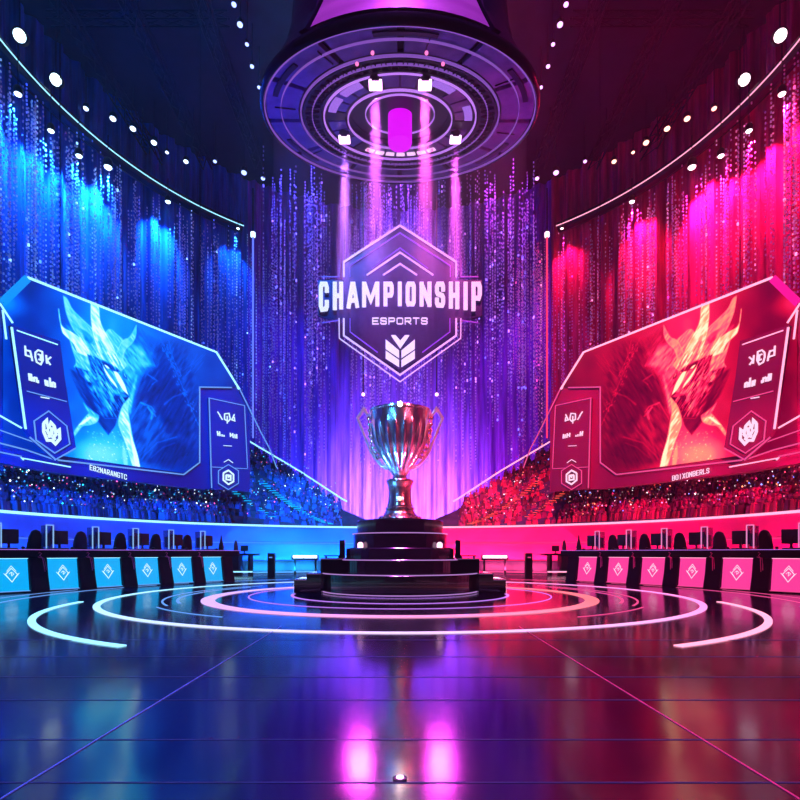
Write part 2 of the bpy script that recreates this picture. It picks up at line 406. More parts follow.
for P in SIDES:
    s = P['s']; pxs = np.linspace(-290, 399, 112); NR = 14
    col = 'blue' if s < 0 else 'red'
    g = thing('grandstand', f"curved seating bank lit {col} behind the {P['word']} gaming desks", 'grandstand', (s*12, 20, 0), world=True)
    mb = MB(); prev = None
    for px in pxs:
        a, b = stand_row(px); row = []
        for k in range(NR):
            p = a.lerp(b, k/NR); q = a.lerp(b, (k+1)/NR)
            row += [Vector((-s*p.x, p.y, p.z)), Vector((-s*p.x, p.y, q.z))]
        row += [Vector((-s*b.x, b.y, b.z)), Vector((-s*b.x*1.03, b.y*1.03, b.z)), Vector((-s*b.x*1.03, b.y*1.03, 0)), Vector((-s*a.x, a.y, 0))]
        vs = mb.verts(row)
        if prev:
            for i in range(len(vs)): mb.face([prev[i], prev[(i+1) % len(vs)], vs[(i+1) % len(vs)], vs[i]])
        prev = vs
    mb.build('terrace', M_riser, g)
    def arc_prof(prof, n=116):
        mb = MB(); pr = None
        for px in np.linspace(-290, 399.9, n):
            rows = []
            for dr, z in prof:
                x, y = parapet_at(px, dr); rows.append(Vector((-s*x, y, z)))
            vs = mb.verts(rows)
            if pr:
                for i in range(len(vs)): mb.face([pr[i], pr[(i+1) % len(vs)], vs[(i+1) % len(vs)], vs[i]])
            else: mb.face(vs)
            pr = vs
        mb.face(pr[::-1]); return mb
    arc_prof([(0,.62),(.2,.62),(.2,PH),(0,PH)]).build('parapet', P['para'], g)
    arc_prof([(-.12,0),(.2,0),(.2,.62),(-.12,.62)]).build('kick_wall', M_kick, g)
    arc_prof([(-.05,PH-.02),(.12,PH-.02),(.12,PH+.07),(-.05,PH+.07)]).build('edge_light', P['neon'], g)
    arc_prof([(-.2,.04),(-.12,.04),(-.12,.09),(-.2,.09)]).build('base_light', P['thin'], g)
    arc_prof([(-.03,1.48),(0,1.48),(0,1.51),(-.03,1.51)]).build('mid_line', P['thin'], g)
    # upper rail of the bank
    pts = []
    for px in np.linspace(246, 347, 20):
        b = stand_row(px)[1]; pts.append(Vector((-s*b.x, b.y-.1, b.z+.55)))
    MB().tube(pts, .045, 6).build('top_rail_light', P['neon'], g)
    # lit aisles
    AM = mat('aisle_'+P['word'], (0,0,0), emit=P['aisle'], estr=1.2, sample=False)
    for (pa, ka, pb, kb) in ((272,.1,186,.62),(330,.05,262,.55),(120,.6,160,.1),(60,.85,118,.45)):
        n = 26
        for i in range(n):
            f = i/(n-1); px = pa+(pb-pa)*f; k = ka+(kb-ka)*f; a, b = stand_row(px); p = a.lerp(b, k)
            mb = MB().box((-s*p.x, p.y-.05, p.z+.36), (.34,.10,.03))
            if i == 0: acc = MB()

            me = bpy.data.meshes.new('t'); mb.bm.to_mesh(me); mb.bm.free(); acc.bm.from_mesh(me); bpy.data.meshes.remove(me)
        acc.build('aisle_light', AM, g)
    # spectators
    C_, S_, K_ = [], [], []; PCn, PS, PK = [], [], []; H_, HS = [], []
    for i in range(3600):
        px = random.uniform(-100, 340); k = (random.randrange(NR)+.5)/NR; a, b = stand_row(px)
        if b.z-a.z < .9 or (px > 225 and random.random() < .62): continue
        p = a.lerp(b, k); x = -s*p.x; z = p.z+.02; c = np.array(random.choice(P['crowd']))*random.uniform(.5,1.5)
        h = random.uniform(.8,1.0)*(1 if px < 225 else .8)
        C_.append((x, p.y, z+.28*h)); S_.append((.40*h,.24*h,.56*h)); K_.append(c)
        H_.append((x+random.uniform(-.03,.03), p.y-.05, z+.67*h)); HS.append((.10*h,.11*h,.125*h))
        if random.random() < .6:
            c = np.array(random.choice(P['phones']))*random.choice([.5,1,1,2,3.5])
            r = random.choice([.02,.025,.03,.04]); PCn.append((x+random.uniform(-.25,.25), p.y-.28, z+random.uniform(.5,1.2))); PS.append((r,r,r)); PK.append(c)
    V1, F1 = many(np.array(C_), np.array(S_), TORSO_V, CUBE_F); V2, F2 = many(np.array(H_), np.array(HS), HEAD_V, HEAD_F)
    me = V1.tolist()+V2.tolist(); fc = F1.tolist()+(F2+len(V1)).tolist()
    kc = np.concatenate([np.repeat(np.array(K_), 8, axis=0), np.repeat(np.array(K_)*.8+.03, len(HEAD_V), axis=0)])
    tag(mesh_np('crowd', np.array(me), fc, M_crowd, kc), f"dense crowd of spectators seated on the {col} lit stand", 'crowd', kind='stuff')
    V, Fc = many(np.array(PCn), np.array(PS), OCT_V, OCT_F)
    tag(mesh_np('phone_lights', V, Fc, M_phone, np.repeat(np.array(PK), 6, axis=0)), f"sparkle of tiny lights held up among the {col} crowd", 'crowd lights', kind='stuff')

# ------------------------------------------------------------------ giant screens
def poly_mask(X, Y, pts, soft=.5):
    """anti-aliased inside mask of a polygon"""
    pts = np.array(pts, float); n = len(pts); ins = np.zeros(X.shape, bool); d2 = np.full(X.shape, 1e9)
    for i in range(n):
        x1, y1 = pts[i]; x2, y2 = pts[(i+1) % n]
        if y1 != y2: ins ^= ((y1 > Y) != (y2 > Y)) & (X < (x2-x1)*(Y-y1)/(y2-y1)+x1)
        dx, dy = x2-x1, y2-y1; t = np.clip(((X-x1)*dx+(Y-y1)*dy)/(dx*dx+dy*dy+1e-9), 0, 1)
        d2 = np.minimum(d2, (X-x1-t*dx)**2+(Y-y1-t*dy)**2)
    sd = np.sqrt(d2)*np.where(ins, 1, -1)
    return np.clip(sd/(2*soft)+.5, 0, 1)
def line_mask(X, Y, pts, w, soft=.6):
    d2 = np.full(X.shape, 1e9)
    for (x1, y1), (x2, y2) in zip(pts, pts[1:]):
        dx, dy = x2-x1, y2-y1; t = np.clip(((X-x1)*dx+(Y-y1)*dy)/(dx*dx+dy*dy+1e-9), 0, 1)
        d2 = np.minimum(d2, (X-x1-t*dx)**2+(Y-y1-t*dy)**2)
    return np.clip((w*.5-np.sqrt(d2))/(2*soft)+.5, 0, 1)
def vnoise(X, Y, sc, seed):
    r = np.random.default_rng(seed); g = r.random((64, 64)); x = X/sc; y = Y/sc
    xi = np.floor(x).astype(int); yi = np.floor(y).astype(int); fx = x-xi; fy = y-yi
    fx = fx*fx*(3-2*fx); fy = fy*fy*(3-2*fy); h = lambda a, b: g[a % 64, b % 64]
    return (h(xi,yi)*(1-fx)+h(xi+1,yi)*fx)*(1-fy)+(h(xi,yi+1)*(1-fx)+h(xi+1,yi+1)*fx)*fy
def smooth(pts, it=2):
    for _ in range(it):
        q = []; n = len(pts)
        for i in range(n):
            (xa, ya), (x0, y0), (x1, y1) = pts[i-1], pts[i], pts[(i+1) % n]
            ax, ay, bx, by = xa-x0, ya-y0, x1-x0, y1-y0
            c = (ax*bx+ay*by)/(math.hypot(ax, ay)*math.hypot(bx, by)+1e-9)
            if c > .15: q.append((x0, y0))                      # a tip stays sharp
            else: q += [(x0*.78+xa*.22, y0*.78+ya*.22), (x0*.78+x1*.22, y0*.78+y1*.22)]
        pts = q
    return pts
def picture(X, Y):
    """brightness of the horned beast picture, 0..1"""
    rg = np.random.default_rng(11)
    L = np.interp(X, [3,30,60,90,130,160,217,240], [.32,.24,.38,.52,.54,.42,.30,.22])
    L = L+.20*np.exp(-((X-100)**2/1300+(Y-458)**2/500))+.08*(vnoise(X, Y, 14, 1)-.5)-.14*np.clip((X-140)/60, 0, 1)*np.clip((Y-370)/80, 0, 1)
    L = L+.25*np.exp(-((X-8)**2/250+(Y-300)**2/200))-.10*np.clip((312-Y)/40, 0, 1)*np.clip((X-55)/-30, 0, 1)
    D = lambda p: [(3+x/3.376, 277+y/3.376) for x, y in p]
    ua = X*.58+Y*.81; va = X*.81-Y*.58
    st = vnoise(ua+500, va+500, 1.0, 5) if False else vnoise((ua+300)*.16, (va+300)*.75, 1.0, 5)
    fl = vnoise((X*.5-Y*.86+400)*.14, (X*.86+Y*.5+400)*.6, 1.0, 8)
    def put(pts, v, soft=.6, tex=.0, t=None, rim=0.0, sm=2):
        nonlocal L
        pts = smooth(D(pts), sm) if sm else D(pts)
        m = poly_mask(X, Y, pts, soft); L = L*(1-m)+(v+tex*((st if t is None else t)-.5))*m
        if rim:
            k = line_mask(X, Y, pts+pts[:1], .5, .7)*.8; L = L*(1-k)+np.maximum(L, rim)*k
    def ln(pts, v, w, soft=.6, k=1.0, clip=None):
        nonlocal L
        m = line_mask(X, Y, D(pts), w, soft)*k
        if clip is not None: m = m*clip
        L = L*(1-m)+v*m
    # shaded beast behind
    put([(450,180),(520,230),(560,215),(620,250),(660,340),(665,640),(560,640),(460,640),(430,560),(420,480),(440,400)], .31, 5, .16, fl)
    put([(470,370),(520,330),(590,340),(640,430),(640,560),(560,520),(510,450),(475,425)], .22, 5, .16, fl)
    put([(520,590),(560,540),(640,570),(650,640),(520,640)], .18, 5, .10, fl)
    put([(430,470),(465,425),(500,440),(540,500),(500,560),(460,620),(440,600)], .36, 5, .22, fl)
    put([(450,170),(500,215),(515,300),(470,330),(440,300)], .44, 4, .14)
    rim = ([(432,480),(465,424),(478,432)],.62,.7),([(465,424),(500,438),(512,455)],.66,.8),([(490,440),(505,462),(500,478)],.72,1.5),([(500,450),(515,470)],.6,1.0),([(545,430),(575,405),(620,388)],.5,.8),([(480,600),(520,560),(585,540)],.5,.9),([(470,615),(500,560),(540,520)],.44,.8),([(500,610),(540,575),(580,560)],.42,.8),([(490,330),(520,350),(505,362)],.55,.9),([(505,362),(490,385)],.45,.7),([(460,200),(500,270),(512,300)],.52,.8)
    for pts, v, w in rim: ln(pts, v, w, .9, .8)
    for a in ([(530,205),(555,260),(590,330),(625,420),(660,500)], [(560,215),(572,270),(600,330)], [(575,240),(565,290),(585,310)]): ln(a, .5, .5, .6, .7)
    for k in range(9):
        x, y = rg.uniform(600, 650), rg.uniform(285, 350); ln([(x, y), (x+rg.uniform(20, 42), y-rg.uniform(25, 48))], .46, .4, .5, .7)
    for k in range(60):
        t = rg.random(); x, y = 540+t*115+rg.uniform(-8, 14), 230+t*260+rg.uniform(-16, 16); ln([(x, y), (x+2, y+4)], .55, .7, .4, .7)
    for k in range(60):
        x, y = rg.uniform(445, 640), rg.uniform(360, 630); d = rg.uniform(12, 34); ln([(x, y), (x-d*.6, y+d)], rg.uniform(.26, .46), .5, .8, .45)
    # flames round the neck
    put([(420,330),(450,290),(500,260),(470,330),(440,400),(430,470),(400,450)], .56, 3, .18)
    put([(400,270),(420,240),(440,220),(470,240),(510,300),(470,300),(435,330),(420,360)], .62, 2, .2)
    put([(215,165),(260,190),(300,180),(340,200),(400,220),(425,280),(400,330),(330,300),(270,265),(240,225)], .60, 2.5, .3, sm=1)
    put([(340,195),(360,172),(385,195),(410,215),(408,260),(395,310),(370,300),(355,240)], .68, .9, .2, rim=.78)
    put([(450,163),(449,200),(435,225),(413,243),(402,275),(418,300),(395,320),(375,290),(385,250),(405,212),(430,205)], .70, .7, .16, rim=.82)
    put([(204,64),(217,72),(232,108),(265,140),(300,172),(330,205),(352,245),(372,300),(360,320),(335,300),(310,270),(285,238),(262,205),(235,175),(212,120)], .70, .5, .14, rim=.82)
    put([(262,175),(285,185),(310,215),(325,255),(312,258),(285,230)], .54, .9, .12)
    put([(297,88),(323,92),(326,150),(346,192),(372,235),(388,280),(395,330),(375,335),(350,300),(325,255),(305,195),(297,140)], .82, .5, .2, rim=.92)
    put([(318,195),(340,225),(368,290),(382,330),(360,318),(335,270)], .70, .9, .14)
    put([(188,108),(192,152),(203,172),(232,186),(260,206),(285,240),(298,275),(285,282),(262,285),(250,250),(238,222),(212,200),(198,184)], .84, .5, .14, rim=.92)
    put([(220,190),(232,225),(245,252),(268,262),(295,270),(315,300),(330,350),(300,330),(275,318),(240,303),(250,288),(236,250)], .70, .5, .22, rim=.80)
    # head
    head = [(285,262),(310,268),(335,285),(365,305),(400,330),(418,350),(420,385),(428,405),(420,420),(405,430),(393,450),(386,478),(378,505),(356,532),(335,505),(310,470),(285,435),(272,400),(255,350),(245,303),(275,315),(300,320)]
    put(head, .43, .7, .44, sm=1)
    hm_ = poly_mask(X, Y, D(head), .6)
    put([(245,303),(275,345),(300,400),(320,450),(345,490),(356,532),(330,500),(300,462),(275,425),(262,370)], .25, 1.0, .12)
    put([(225,310),(250,320),(275,370),(285,425),(262,405),(238,350)], .30, 1.2, .14)
    put([(372,400),(395,395),(425,403),(420,420),(404,430),(392,452),(386,478),(372,478),(366,440)], .24, .8, .16)
    for k in range(150):
        t = rg.random(); w = rg.uniform(-1, 1); x, y = 290+t*95+w*26, 290+t*150-w*24; d = rg.uniform(14, 42)
        ln([(x, y), (x+d*.58, y+d*.9)], rg.choice([.22,.3,.5,.62,.7,.78,.84]), rg.uniform(.4, 1.0), .5, .7, hm_)
    put([(330,470),(386,474),(378,505),(356,532)], .30, .7, .06)
    ln([(318,452),(345,478),(386,476)], .5, .5, .5, .8)
    put([(318,275),(345,285),(375,300),(395,318),(380,324),(352,312),(335,305)], .28, 1.0, .1)
    put([(345,300),(372,318),(400,345),(418,385),(405,390),(380,370),(355,335)], .66, 1.4, .24)
    for k in range(60):
        t = rg.random(); x, y = 262+t*130+rg.uniform(-6, 6), 225+t*62+rg.uniform(-34, 10); d = rg.uniform(18, 46)
        ln([(x, y), (x+d*.35, y+d*.55), (x+d*.58, y+d*.95)], rg.choice([.48,.66,.76,.86,.92]), rg.uniform(.35, 1.0), .6, .6)
    put([(333,288),(347,314),(364,338),(382,362),(390,380),(380,370),(362,350),(344,322)], .88, .5, .05)
    put([(373,318),(386,320),(402,345),(415,374),(424,400),(404,380),(388,352)], .97, .5, .05)
    put([(342,296),(352,299),(360,309),(352,309)], 1.0, .35); put([(404,322),(416,330),(420,345),(408,340)], .28, .7); ln([(409,327),(414,337)], .95, .6); ln([(412,312),(418,326)], .7, .6)
    put([(355,372),(370,398),(378,430),(368,425),(358,395)], .62, .8, .2); put([(320,345),(338,385),(356,430),(360,455),(345,430),(328,390)], .58, .8, .25)
    put([(300,330),(316,360),(330,400),(318,390),(304,355)], .5, .8, .2)
    put([(385,395),(405,392),(422,403),(410,408)], .55, .6)
    # light pouring down
    put([(428,405),(440,360),(452,330),(445,380),(436,430),(430,460),(418,440)], .70, 1.2, .16)
    put([(404,432),(426,408),(420,450),(428,490),(436,540),(450,590),(462,645),(440,645),(430,610),(415,560),(398,520),(388,490)], .80, .8, .2, rim=.88)
    put([(428,520),(440,560),(455,600),(463,645),(450,645),(440,600)], .96, .6); put([(405,560),(416,590),(424,645),(410,645),(402,600)], .76, .8)
    put([(240,520),(285,465),(300,455),(325,470),(318,490),(290,500),(268,500),(242,535)], .74, .8, .2, rim=.84)
    put([(255,500),(290,470),(300,474),(270,498)], .9, .6); put([(272,425),(300,450),(325,468),(310,478),(285,455)], .66, 1.0, .2)
    for k in range(80):
        x, y = rg.uniform(285, 420), rg.uniform(520, 625); ln([(x, y), (x+1, y+1)], rg.uniform(.7, .95), rg.uniform(.4, 1.0), .4, .8)
    return np.clip((L-.5)*1.28+.535, 0, 1)

M_pix = attr_mat('screen_picture', 1.3, sample=True, rough=.6); M_pix.node_tree.nodes['Principled BSDF'].inputs['Specular IOR Level'].default_value = .1
M_chip = mat('screen_body', rgb(8,10,30), .4)
for P in SIDES:
    s = P['s']; left = s < 0; mx = (lambda p: p) if left else (lambda p: 800-p)
    n = Vector((-s, -.574, 0)).normalized(); o3 = Vector((s*11.71, 17, 0)); PL = Plane(o3, n)
    Q = lambda pts, off: [PL.P(mx(x), y, off) for x, y in pts]
    beast = 'icy blue horned dragon' if left else 'fiery red horned dragon'
    col = 'blue' if left else 'red'
    c0 = PL.P(mx(130), 470); th = thing('giant_screen', f"huge angular arena screen showing an {beast} head" if left else f"huge angular arena screen showing a {beast} head", 'screen', (c0.x, c0.y, c0.z), world=True)
    fr = MB().prism(Q([(-30,318),(2,302),(28,277),(217,352),(241,391),(250,405),(250,489),(200,489),(60,473),(0,463),(-30,462)], 0), -n*.35).build('frame', P['frame'], th)
    # display
    step = .62; xs = np.arange(3, 239.5, step); NY = 300; V = []; Cs = []
    top = np.where(xs < 28, 302-(xs-2)*(25/26), np.where(xs < 217, 277.3+(xs-28)*.3968, 352+(xs-217)*1.6))
    bot = np.where(xs < 184, 457+.1416*(xs-70), np.where(xs < 200, 473-(xs-184)*.7, 387)); bot = np.maximum(bot, top+.05)
    t = np.linspace(0, 1, NY); XX = np.repeat(xs[:, None], NY, 1); YY = top[:, None]+(bot-top)[:, None]*t[None]
    Lm = picture(XX, YY); sx = [q[0] for q in P['stops']]; colr = np.stack([np.interp(Lm, sx, [lin(q[1][k]) for q in P['stops']]) for k in range(3)], -1)
    of = PL.o+n*.03; nn = (of-EYEV).dot(n)
    dx = (np.where(left, XX, 800-XX)-CX)/F; dz = (YH-YY)/F; k = nn/(dx*n.x+n.y)
    V = np.stack([dx*k, k, EYE+dz*k], -1).reshape(-1, 3)
    nx = len(xs); idx = np.arange(nx*NY).reshape(nx, NY); a, b, c, d = idx[:-1,:-1], idx[:-1,1:], idx[1:,1:], idx[1:,:-1]
    fc = np.stack([a, b, c, d] if left else [a, d, c, b], -1).reshape(-1, 4)
    mesh_np('display', V, fc, M_pix, colr.reshape(-1, 3), th)
    R = lambda pts, off, w, m, nm, closed=False, thick=.03: MB().ribbon(Q(pts, off), n, w, thick, closed).build(nm, m, th)
    R([(28,277),(217,352),(240,389)], .10, .055, P['neon'], 'edge_light', thick=.1)
    R([(240,389),(260,430),(270,449),(277,468)], .10, .05, P['thin'], 'edge_light')
    R([(2,303),(28,278)], .08, .22, mat('corner_glow_'+col, (0,0,0), emit=rgb(0,150,255) if left else rgb(255,20,150), estr=1.0), 'corner_light')
    R([(58,460),(184,474.5),(200,462.5),(200,387),(232,387.5)], .06, .05, P['thin'], 'display_edge')
    R([(0,303),(13,323)], .1, .05, P['neon'], 'edge_light')
    R([(3,310),(6.5,339)], .1, .05, P['neon'], 'edge_light'); R([(0,415.5),(22,428)], .1, .045, P['neon'], 'edge_light')
    R([(0,443),(27,450),(56,460)], .08, .04, P['thin'], 'trim_line'); R([(24,460),(22,458),(71,467)], .08, .04, P['neon'], 'trim_line'); R([(0,452),(22,456.5)], .08, .04, P['thin'], 'trim_line')
    R([(0,430),(34,442)], .08, .03, P['thin'], 'trim_line'); R([(256,445),(277,452)], .05, .03, P['thin'], 'trim_line') if False else None
    # writing below the picture
    mb = MB()
    if left: x0, y0, x1, y1, word = 90.3, 467.3, 128, 477.5, 'E82NARANGTC'
    else: x0, y0, x1, y1, word = 672.3, 478.2, 710, 470.2, 'BOIXONBERLS'
    nL = len(word); pit = (x1-x0)/nL
    for i, ch in enumerate(word):
        gx = x0+i*pit; w = pit*.62
        fn = lambda u, v, gx=gx, w=w: PL.P(gx+u*w, y0+(y1-y0)*((gx+u*w-x0)/(x1-x0))+2.3-(v-.0)*4.6, .06)
        letter(mb, ch, fn, n, .022, .02)
    mb.build('lettering', P['mark'], th)
    # hangers to the roof
    for hx in (60, 200):
        p = PL.P(mx(hx), 290 if hx == 60 else 346, -.2); MB().tube([(p.x,p.y,p.z-.3),(p.x,p.y,25.58)], .016, 6).build('hanger_cable', M_truss, th)

    # score boards in front of the screen
    def board(name, label, plate, edge, hexa, hexc, hexr, line, rows, off, lit, nr, ns):
        c = PL.P(mx(plate[-1][0]), plate[-1][1], off); t = thing('score_board', label, 'score board', tuple(c), world=True)
        MB().prism(Q(plate, off), -n*.18).build('plate', P['plate'], t)
        for pts, w, m in edge: MB().ribbon(Q(pts, off+.02), n, w, .04).build('edge_light', m, t)
        if line: MB().ribbon(Q(line, off+.02), n, .03, .02).build('divider', P['thin'], t)
        b = MB().prism(Q(hexa, off+.03), -n*.04).build('badge', P['plate'], t)
        h = MB().ribbon(Q(hexa, off+.05), n, .035, .03, True).build('badge_outline', P['thin'], t)
        hx, hy = hexc
        mb = MB()
        sk = (lambda u, v: (hx+u*hexr*1.0, hy+v*hexr*1.25+u*hexr*.45*lit))
        cl = [[(-1,-.55),(-.62,-1),(-.45,-.2),(-.1,-.95),(.3,-.75),(.5,-.15),(.95,-.6),(1,.3),(.45,1),(0,.8),(-.55,1),(-1,.3),(-1,-.55)], [(-.62,-.1),(-.2,.45),(-.45,.6)], [(.62,-.1),(.2,.45),(.45,.6)], [(0,-.5),(0,.3)]]
        if name == 'small': cl = [[(-.9,-.5),(0,-1),(.9,-.5),(.9,.5),(0,1),(-.9,.5),(-.9,-.5)], [(-.4,-.3),(.4,-.3),(.4,.35),(-.4,.35),(-.4,-.3)], [(-.1,.0),(.4,-.3)]]
        for pl in cl: mb.ribbon(Q([sk(u, v) for u, v in pl], off+.06), n, hexr*(.011 if name == 'big' else .0125)*1.0, .03)
        mb.build('emblem', P['mark'], t)
        for nm, sel in (('rank_lettering', rows[:nr]), ('score_lettering', rows[nr:nr+ns//2]), ('score_lettering', rows[nr+ns//2:nr+ns]), ('small_mark', rows[nr+ns:])):
            mb = MB()
            for pts, w in sel: mb.ribbon(Q(pts, off+.03), n, w, .03)
            mb.build(nm, P['mark'], t)
    S5 = lambda p: [(x/5, 300+y/5) for x, y in p]
    rows = [(S5(p), .045) for p in ([(127,228),(130,275),(160,285),(152,255),(130,250)], [(160,285),(163,305)], [(178,262),(192,250),(212,258),(216,300),(205,322),(185,310),(178,285),(178,262)],
            [(190,270),(204,275),(206,300),(194,296)], [(232,275),(236,318)], [(256,285),(237,300),(254,325)])]
    rows += [(S5(p), .05) for p in ([(146,366),(150,402)], [(156,368),(160,406)], [(146,383),(164,388)], [(170,385),(172,408)], [(172,386),(184,390),(186,412)], [(191,400),(192,415)],
            [(227,398),(231,428)], [(238,402),(241,432)], [(228,410),(242,413)], [(250,388),(254,434)], [(262,410),(265,436)], [(264,410),(275,416),(277,438)])]
    rows += [(S5(p), .03) for p in ([(205,485),(248,492)],)]
    board('big', f"large dark score board overlapping the outer end of the {col} dragon screen", [(11,325),(60,341),(65,380),(76,448),(56,459.5),(30,436),(26,429)],
          [([(12,327),(26,429)], .055, P['neon']), ([(17,330.3),(58,344.6)], .035, P['neon']), ([(30,437),(56,459.5),(76,448)], .04, P['thin'])],
          [(49,411),(67,426),(70,444),(55,453),(36.4,440),(34.4,421)], (52,432.3), 8.0, [(27,391),(67,401.5)], rows, .42, 1.0, 6, 12)
    U = lambda p: [(190+x*.15, 380+y*.15) for x, y in p]
    rows = [(U(p), .05) for p in ([(185,210),(205,240)], [(200,235),(218,265)], [(232,225),(262,222),(270,260),(258,275),(232,262),(232,225)], [(250,240),(250,290)], [(298,228),(280,265),(300,272),(296,245)])]
    rows += [(U(p), .055) for p in ([(184,340),(188,372)], [(198,342),(202,374)], [(184,355),(200,358)], [(215,362),(216,376)], [(228,366),(230,378)], [(270,352),(272,380)], [(272,366),(288,368)], [(286,354),(290,386)], [(300,362),(303,388)], [(312,360),(314,390)])]
    rows += [(U(p), .025) for p in ([(225,437),(280,440)], [(228,548),(258,530),(288,552)])]
    hx = [(228.7+11.5*math.cos(a)*1.0, 477+12.5*math.sin(a)) for a in [math.radians(30+60*k) for k in range(6)]]
    board('small', f"small dark score board at the inner end of the {col} dragon screen", [(209.5,398),(244.7,405.5),(247.7,468.5),(249.5,491.7),(213,489)],
          [([(247.7,468),(244.7,405.5),(209.5,398),(212,488)], .035, P['thin'])], hx, (228.7,477.3), 5.6, [(212.5,467),(247.7,468.7)], rows, .16, .3, 5, 10)

# ------------------------------------------------------------------ gaming desks
EA = math.atan2(.843, .537)
def prof_x(mb, prof, x0, x1): mb.prism([(x0, y, z) for y, z in prof], (x1-x0, 0, 0)); return mb
ORD = ['first', 'second', 'third', 'fourth', 'fifth', 'sixth']
for P in SIDES:
    s = P['s']; col = P['word']; sx = -s; rz = EA*(-s)
    org = Vector((s*9.76, 13.2, 0)); e = Vector((-s*.537, .843, 0)); back = Vector((s*.843, .537, 0))
    at_row = lambda u, y=0.0, z=0.0: org+e*u+back*y+Vector((0,0,z))
    w = thing('desk_worktop', f"long dark worktop running across all the {col} lit gaming desks", 'worktop', tuple(at_row(3.4)), rz=rz)
    MB().box((0,.34,.985), (7.9,.86,.23), bev=.03).build('slab', M_desk, w)
    MB().box((0,-.10,1.085), (7.9,.012,.012)).build('edge_line', M_violet, w)
    protos = {}
    for i in range(6):
        u = .21+1.2*i; k = ORD[5-i]; pos = lambda du, y, z=0.0: tuple(at_row(u+du, y, z)); LB = f"the {k} {col} desk from the podium"
        if i == 0:
            d = thing('gaming_desk', '', 'desk', pos(0,0), f'{col} gaming desks', rz)
            pan = MB().prism([(-.37,-.11,.05),(.37,-.11,.05),(.37,.0,.85),(-.37,.0,.85)], (0,.05,.0)).build('front_panel', P['panel'], d)
            y_ = lambda z: -.115+.11*(z-.05)/.8
            mb = MB(); nr = Vector((0,-.99,-.137))
            dm = lambda pts, q=1.0: [Vector((x*q, y_(.45+z)-.006, .45+z)) for x, z in pts]
            mb.ribbon(dm([(0,.17),(.13,.02),(0,-.17),(-.13,.02)]), nr, .015, .012, True)
            mb.ribbon(dm([(-.055,.03),(0,.075),(.055,.03)]), nr, .010, .012)
            mb.ribbon(dm([(-.10,.10),(0,.23),(.10,.10)]), nr, .012, .012); mb.ribbon(dm([(0,.08),(0,-.02),(.05,.03)]), nr, .010, .012)
            mb.ribbon(dm([(-.17,.05),(-.13,.0),(-.02,-.14)]), nr, .010, .012); mb.ribbon(dm([(.17,.05),(.13,.0),(.02,-.14)]), nr, .010, .012)
            mb.build('emblem', P['mark'], pan)
            MB().box((0,-.01,.862), (.76,.02,.018)).build('top_light', P['neon'], d)
            MB().box((0,-.13,.05), (.76,.03,.02)).build('bottom_lip', P['thin'], d)
            MB().box((0,.36,.435), (.74,.56,.85)).build('carcass', M_black, d)
            prof_x(MB(), [(.62,0),(-.22,0),(-.20,.1),(-.12,.4),(-.05,.87),(.62,.87)], sx*.6-.215, sx*.6+.215).build('pillar', M_desk, d, bevel=.015)
            protos['desk'] = d
        else:
            d = copy_tree(protos['desk'])
        d.location = pos(0,0); d['label'] = f"dark desk with glowing {col} front panel, {k} from the podium on the {col} side"
        def station(key, cat, name, make, du, y, z, label, turn=0.0):
            if key not in protos:
                t = thing(name, '', cat, (0,0,0), f"{name.replace('_',' ')}s on the {col} desks", rz); make(t); protos[key] = t
            else: t = copy_tree(protos[key])
            t.location = pos(du, y, z); t.rotation_euler = (0,0,rz+turn); t['label'] = label
        def mk_monitor(t):
            MB().box((0,0,.32), (.46,.035,.37), bev=.008).build('housing', M_black, t)
            MB().box((0,.02,.32), (.43,.008,.33)).build('screen', M_screen, t)
            MB().box((0,-.03,.17), (.05,.03,.32)).build('stand', M_black, t)
            MB().lathe([(.001,0),(.12,0),(.11,.012),(.001,.02)], 20).build('foot', M_black, t)
        station('mon', 'monitor', 'monitor', mk_monitor, .1, .38, 1.10, f"black flat monitor seen from behind on {LB}")
        def mk_pc(t):
            MB().box((0,0,.32), (.15,.32,.62), bev=.01).build('case', M_glass, t)
            mb = MB(); a, b, h = .085, .17, .64
            mb.ribbon([(-a,-b,.02),(-a,-b,h),(a,-b,h),(a,-b,.02)], (0,-1,0), .028, .02)
            mb.build('edge_light', P['thin'] if False else mat('pc_edge_'+col, (0,0,0), emit=rgb(150,205,255) if s<0 else rgb(255,150,215), estr=.8, sample=False), t)
            MB().box((0,.02,.25), (.10,.2,.34)).build('inner_tray', M_black, t)
            for fx in (-.06,.06):
                MB().box((fx,0,.005), (.03,.28,.012)).build('foot', M_black, t)
        station('pc', 'computer', 'computer_tower', mk_pc, -.21, .36, 1.10, f"upright computer case with pale lit edges on {LB}")
        def mk_kb(t):
            MB().box((0,0,.012), (.40,.14,.022), bev=.005).build('body', M_black, t)
            mb = MB()
            for r in range(4):
                for c in range(12): mb.box((-.18+c*.0327,-.05+r*.032,.027), (.026,.026,.012))
            tag(mb.build('keys', M_keys, t), None, None, kind='stuff')
        station('kb', 'keyboard', 'keyboard', mk_kb, -.02, .10, 1.10, f"low keyboard with pale keys on {LB}")
        def mk_mouse(t):
            MB().sphere((0,0,.035), .06, (.75,1.15,.6), 16, 10).build('shell', M_black, t, smooth=True)
            MB().tube([(0,-.06,.03),(.01,-.1,.012),(.05,-.12,.008),(.12,-.08,.008)], .006, 6).build('cord', M_black, t)
        station('mouse', 'mouse', 'computer_mouse', mk_mouse, .37, .22, 1.10, f"dark computer mouse on {LB}")
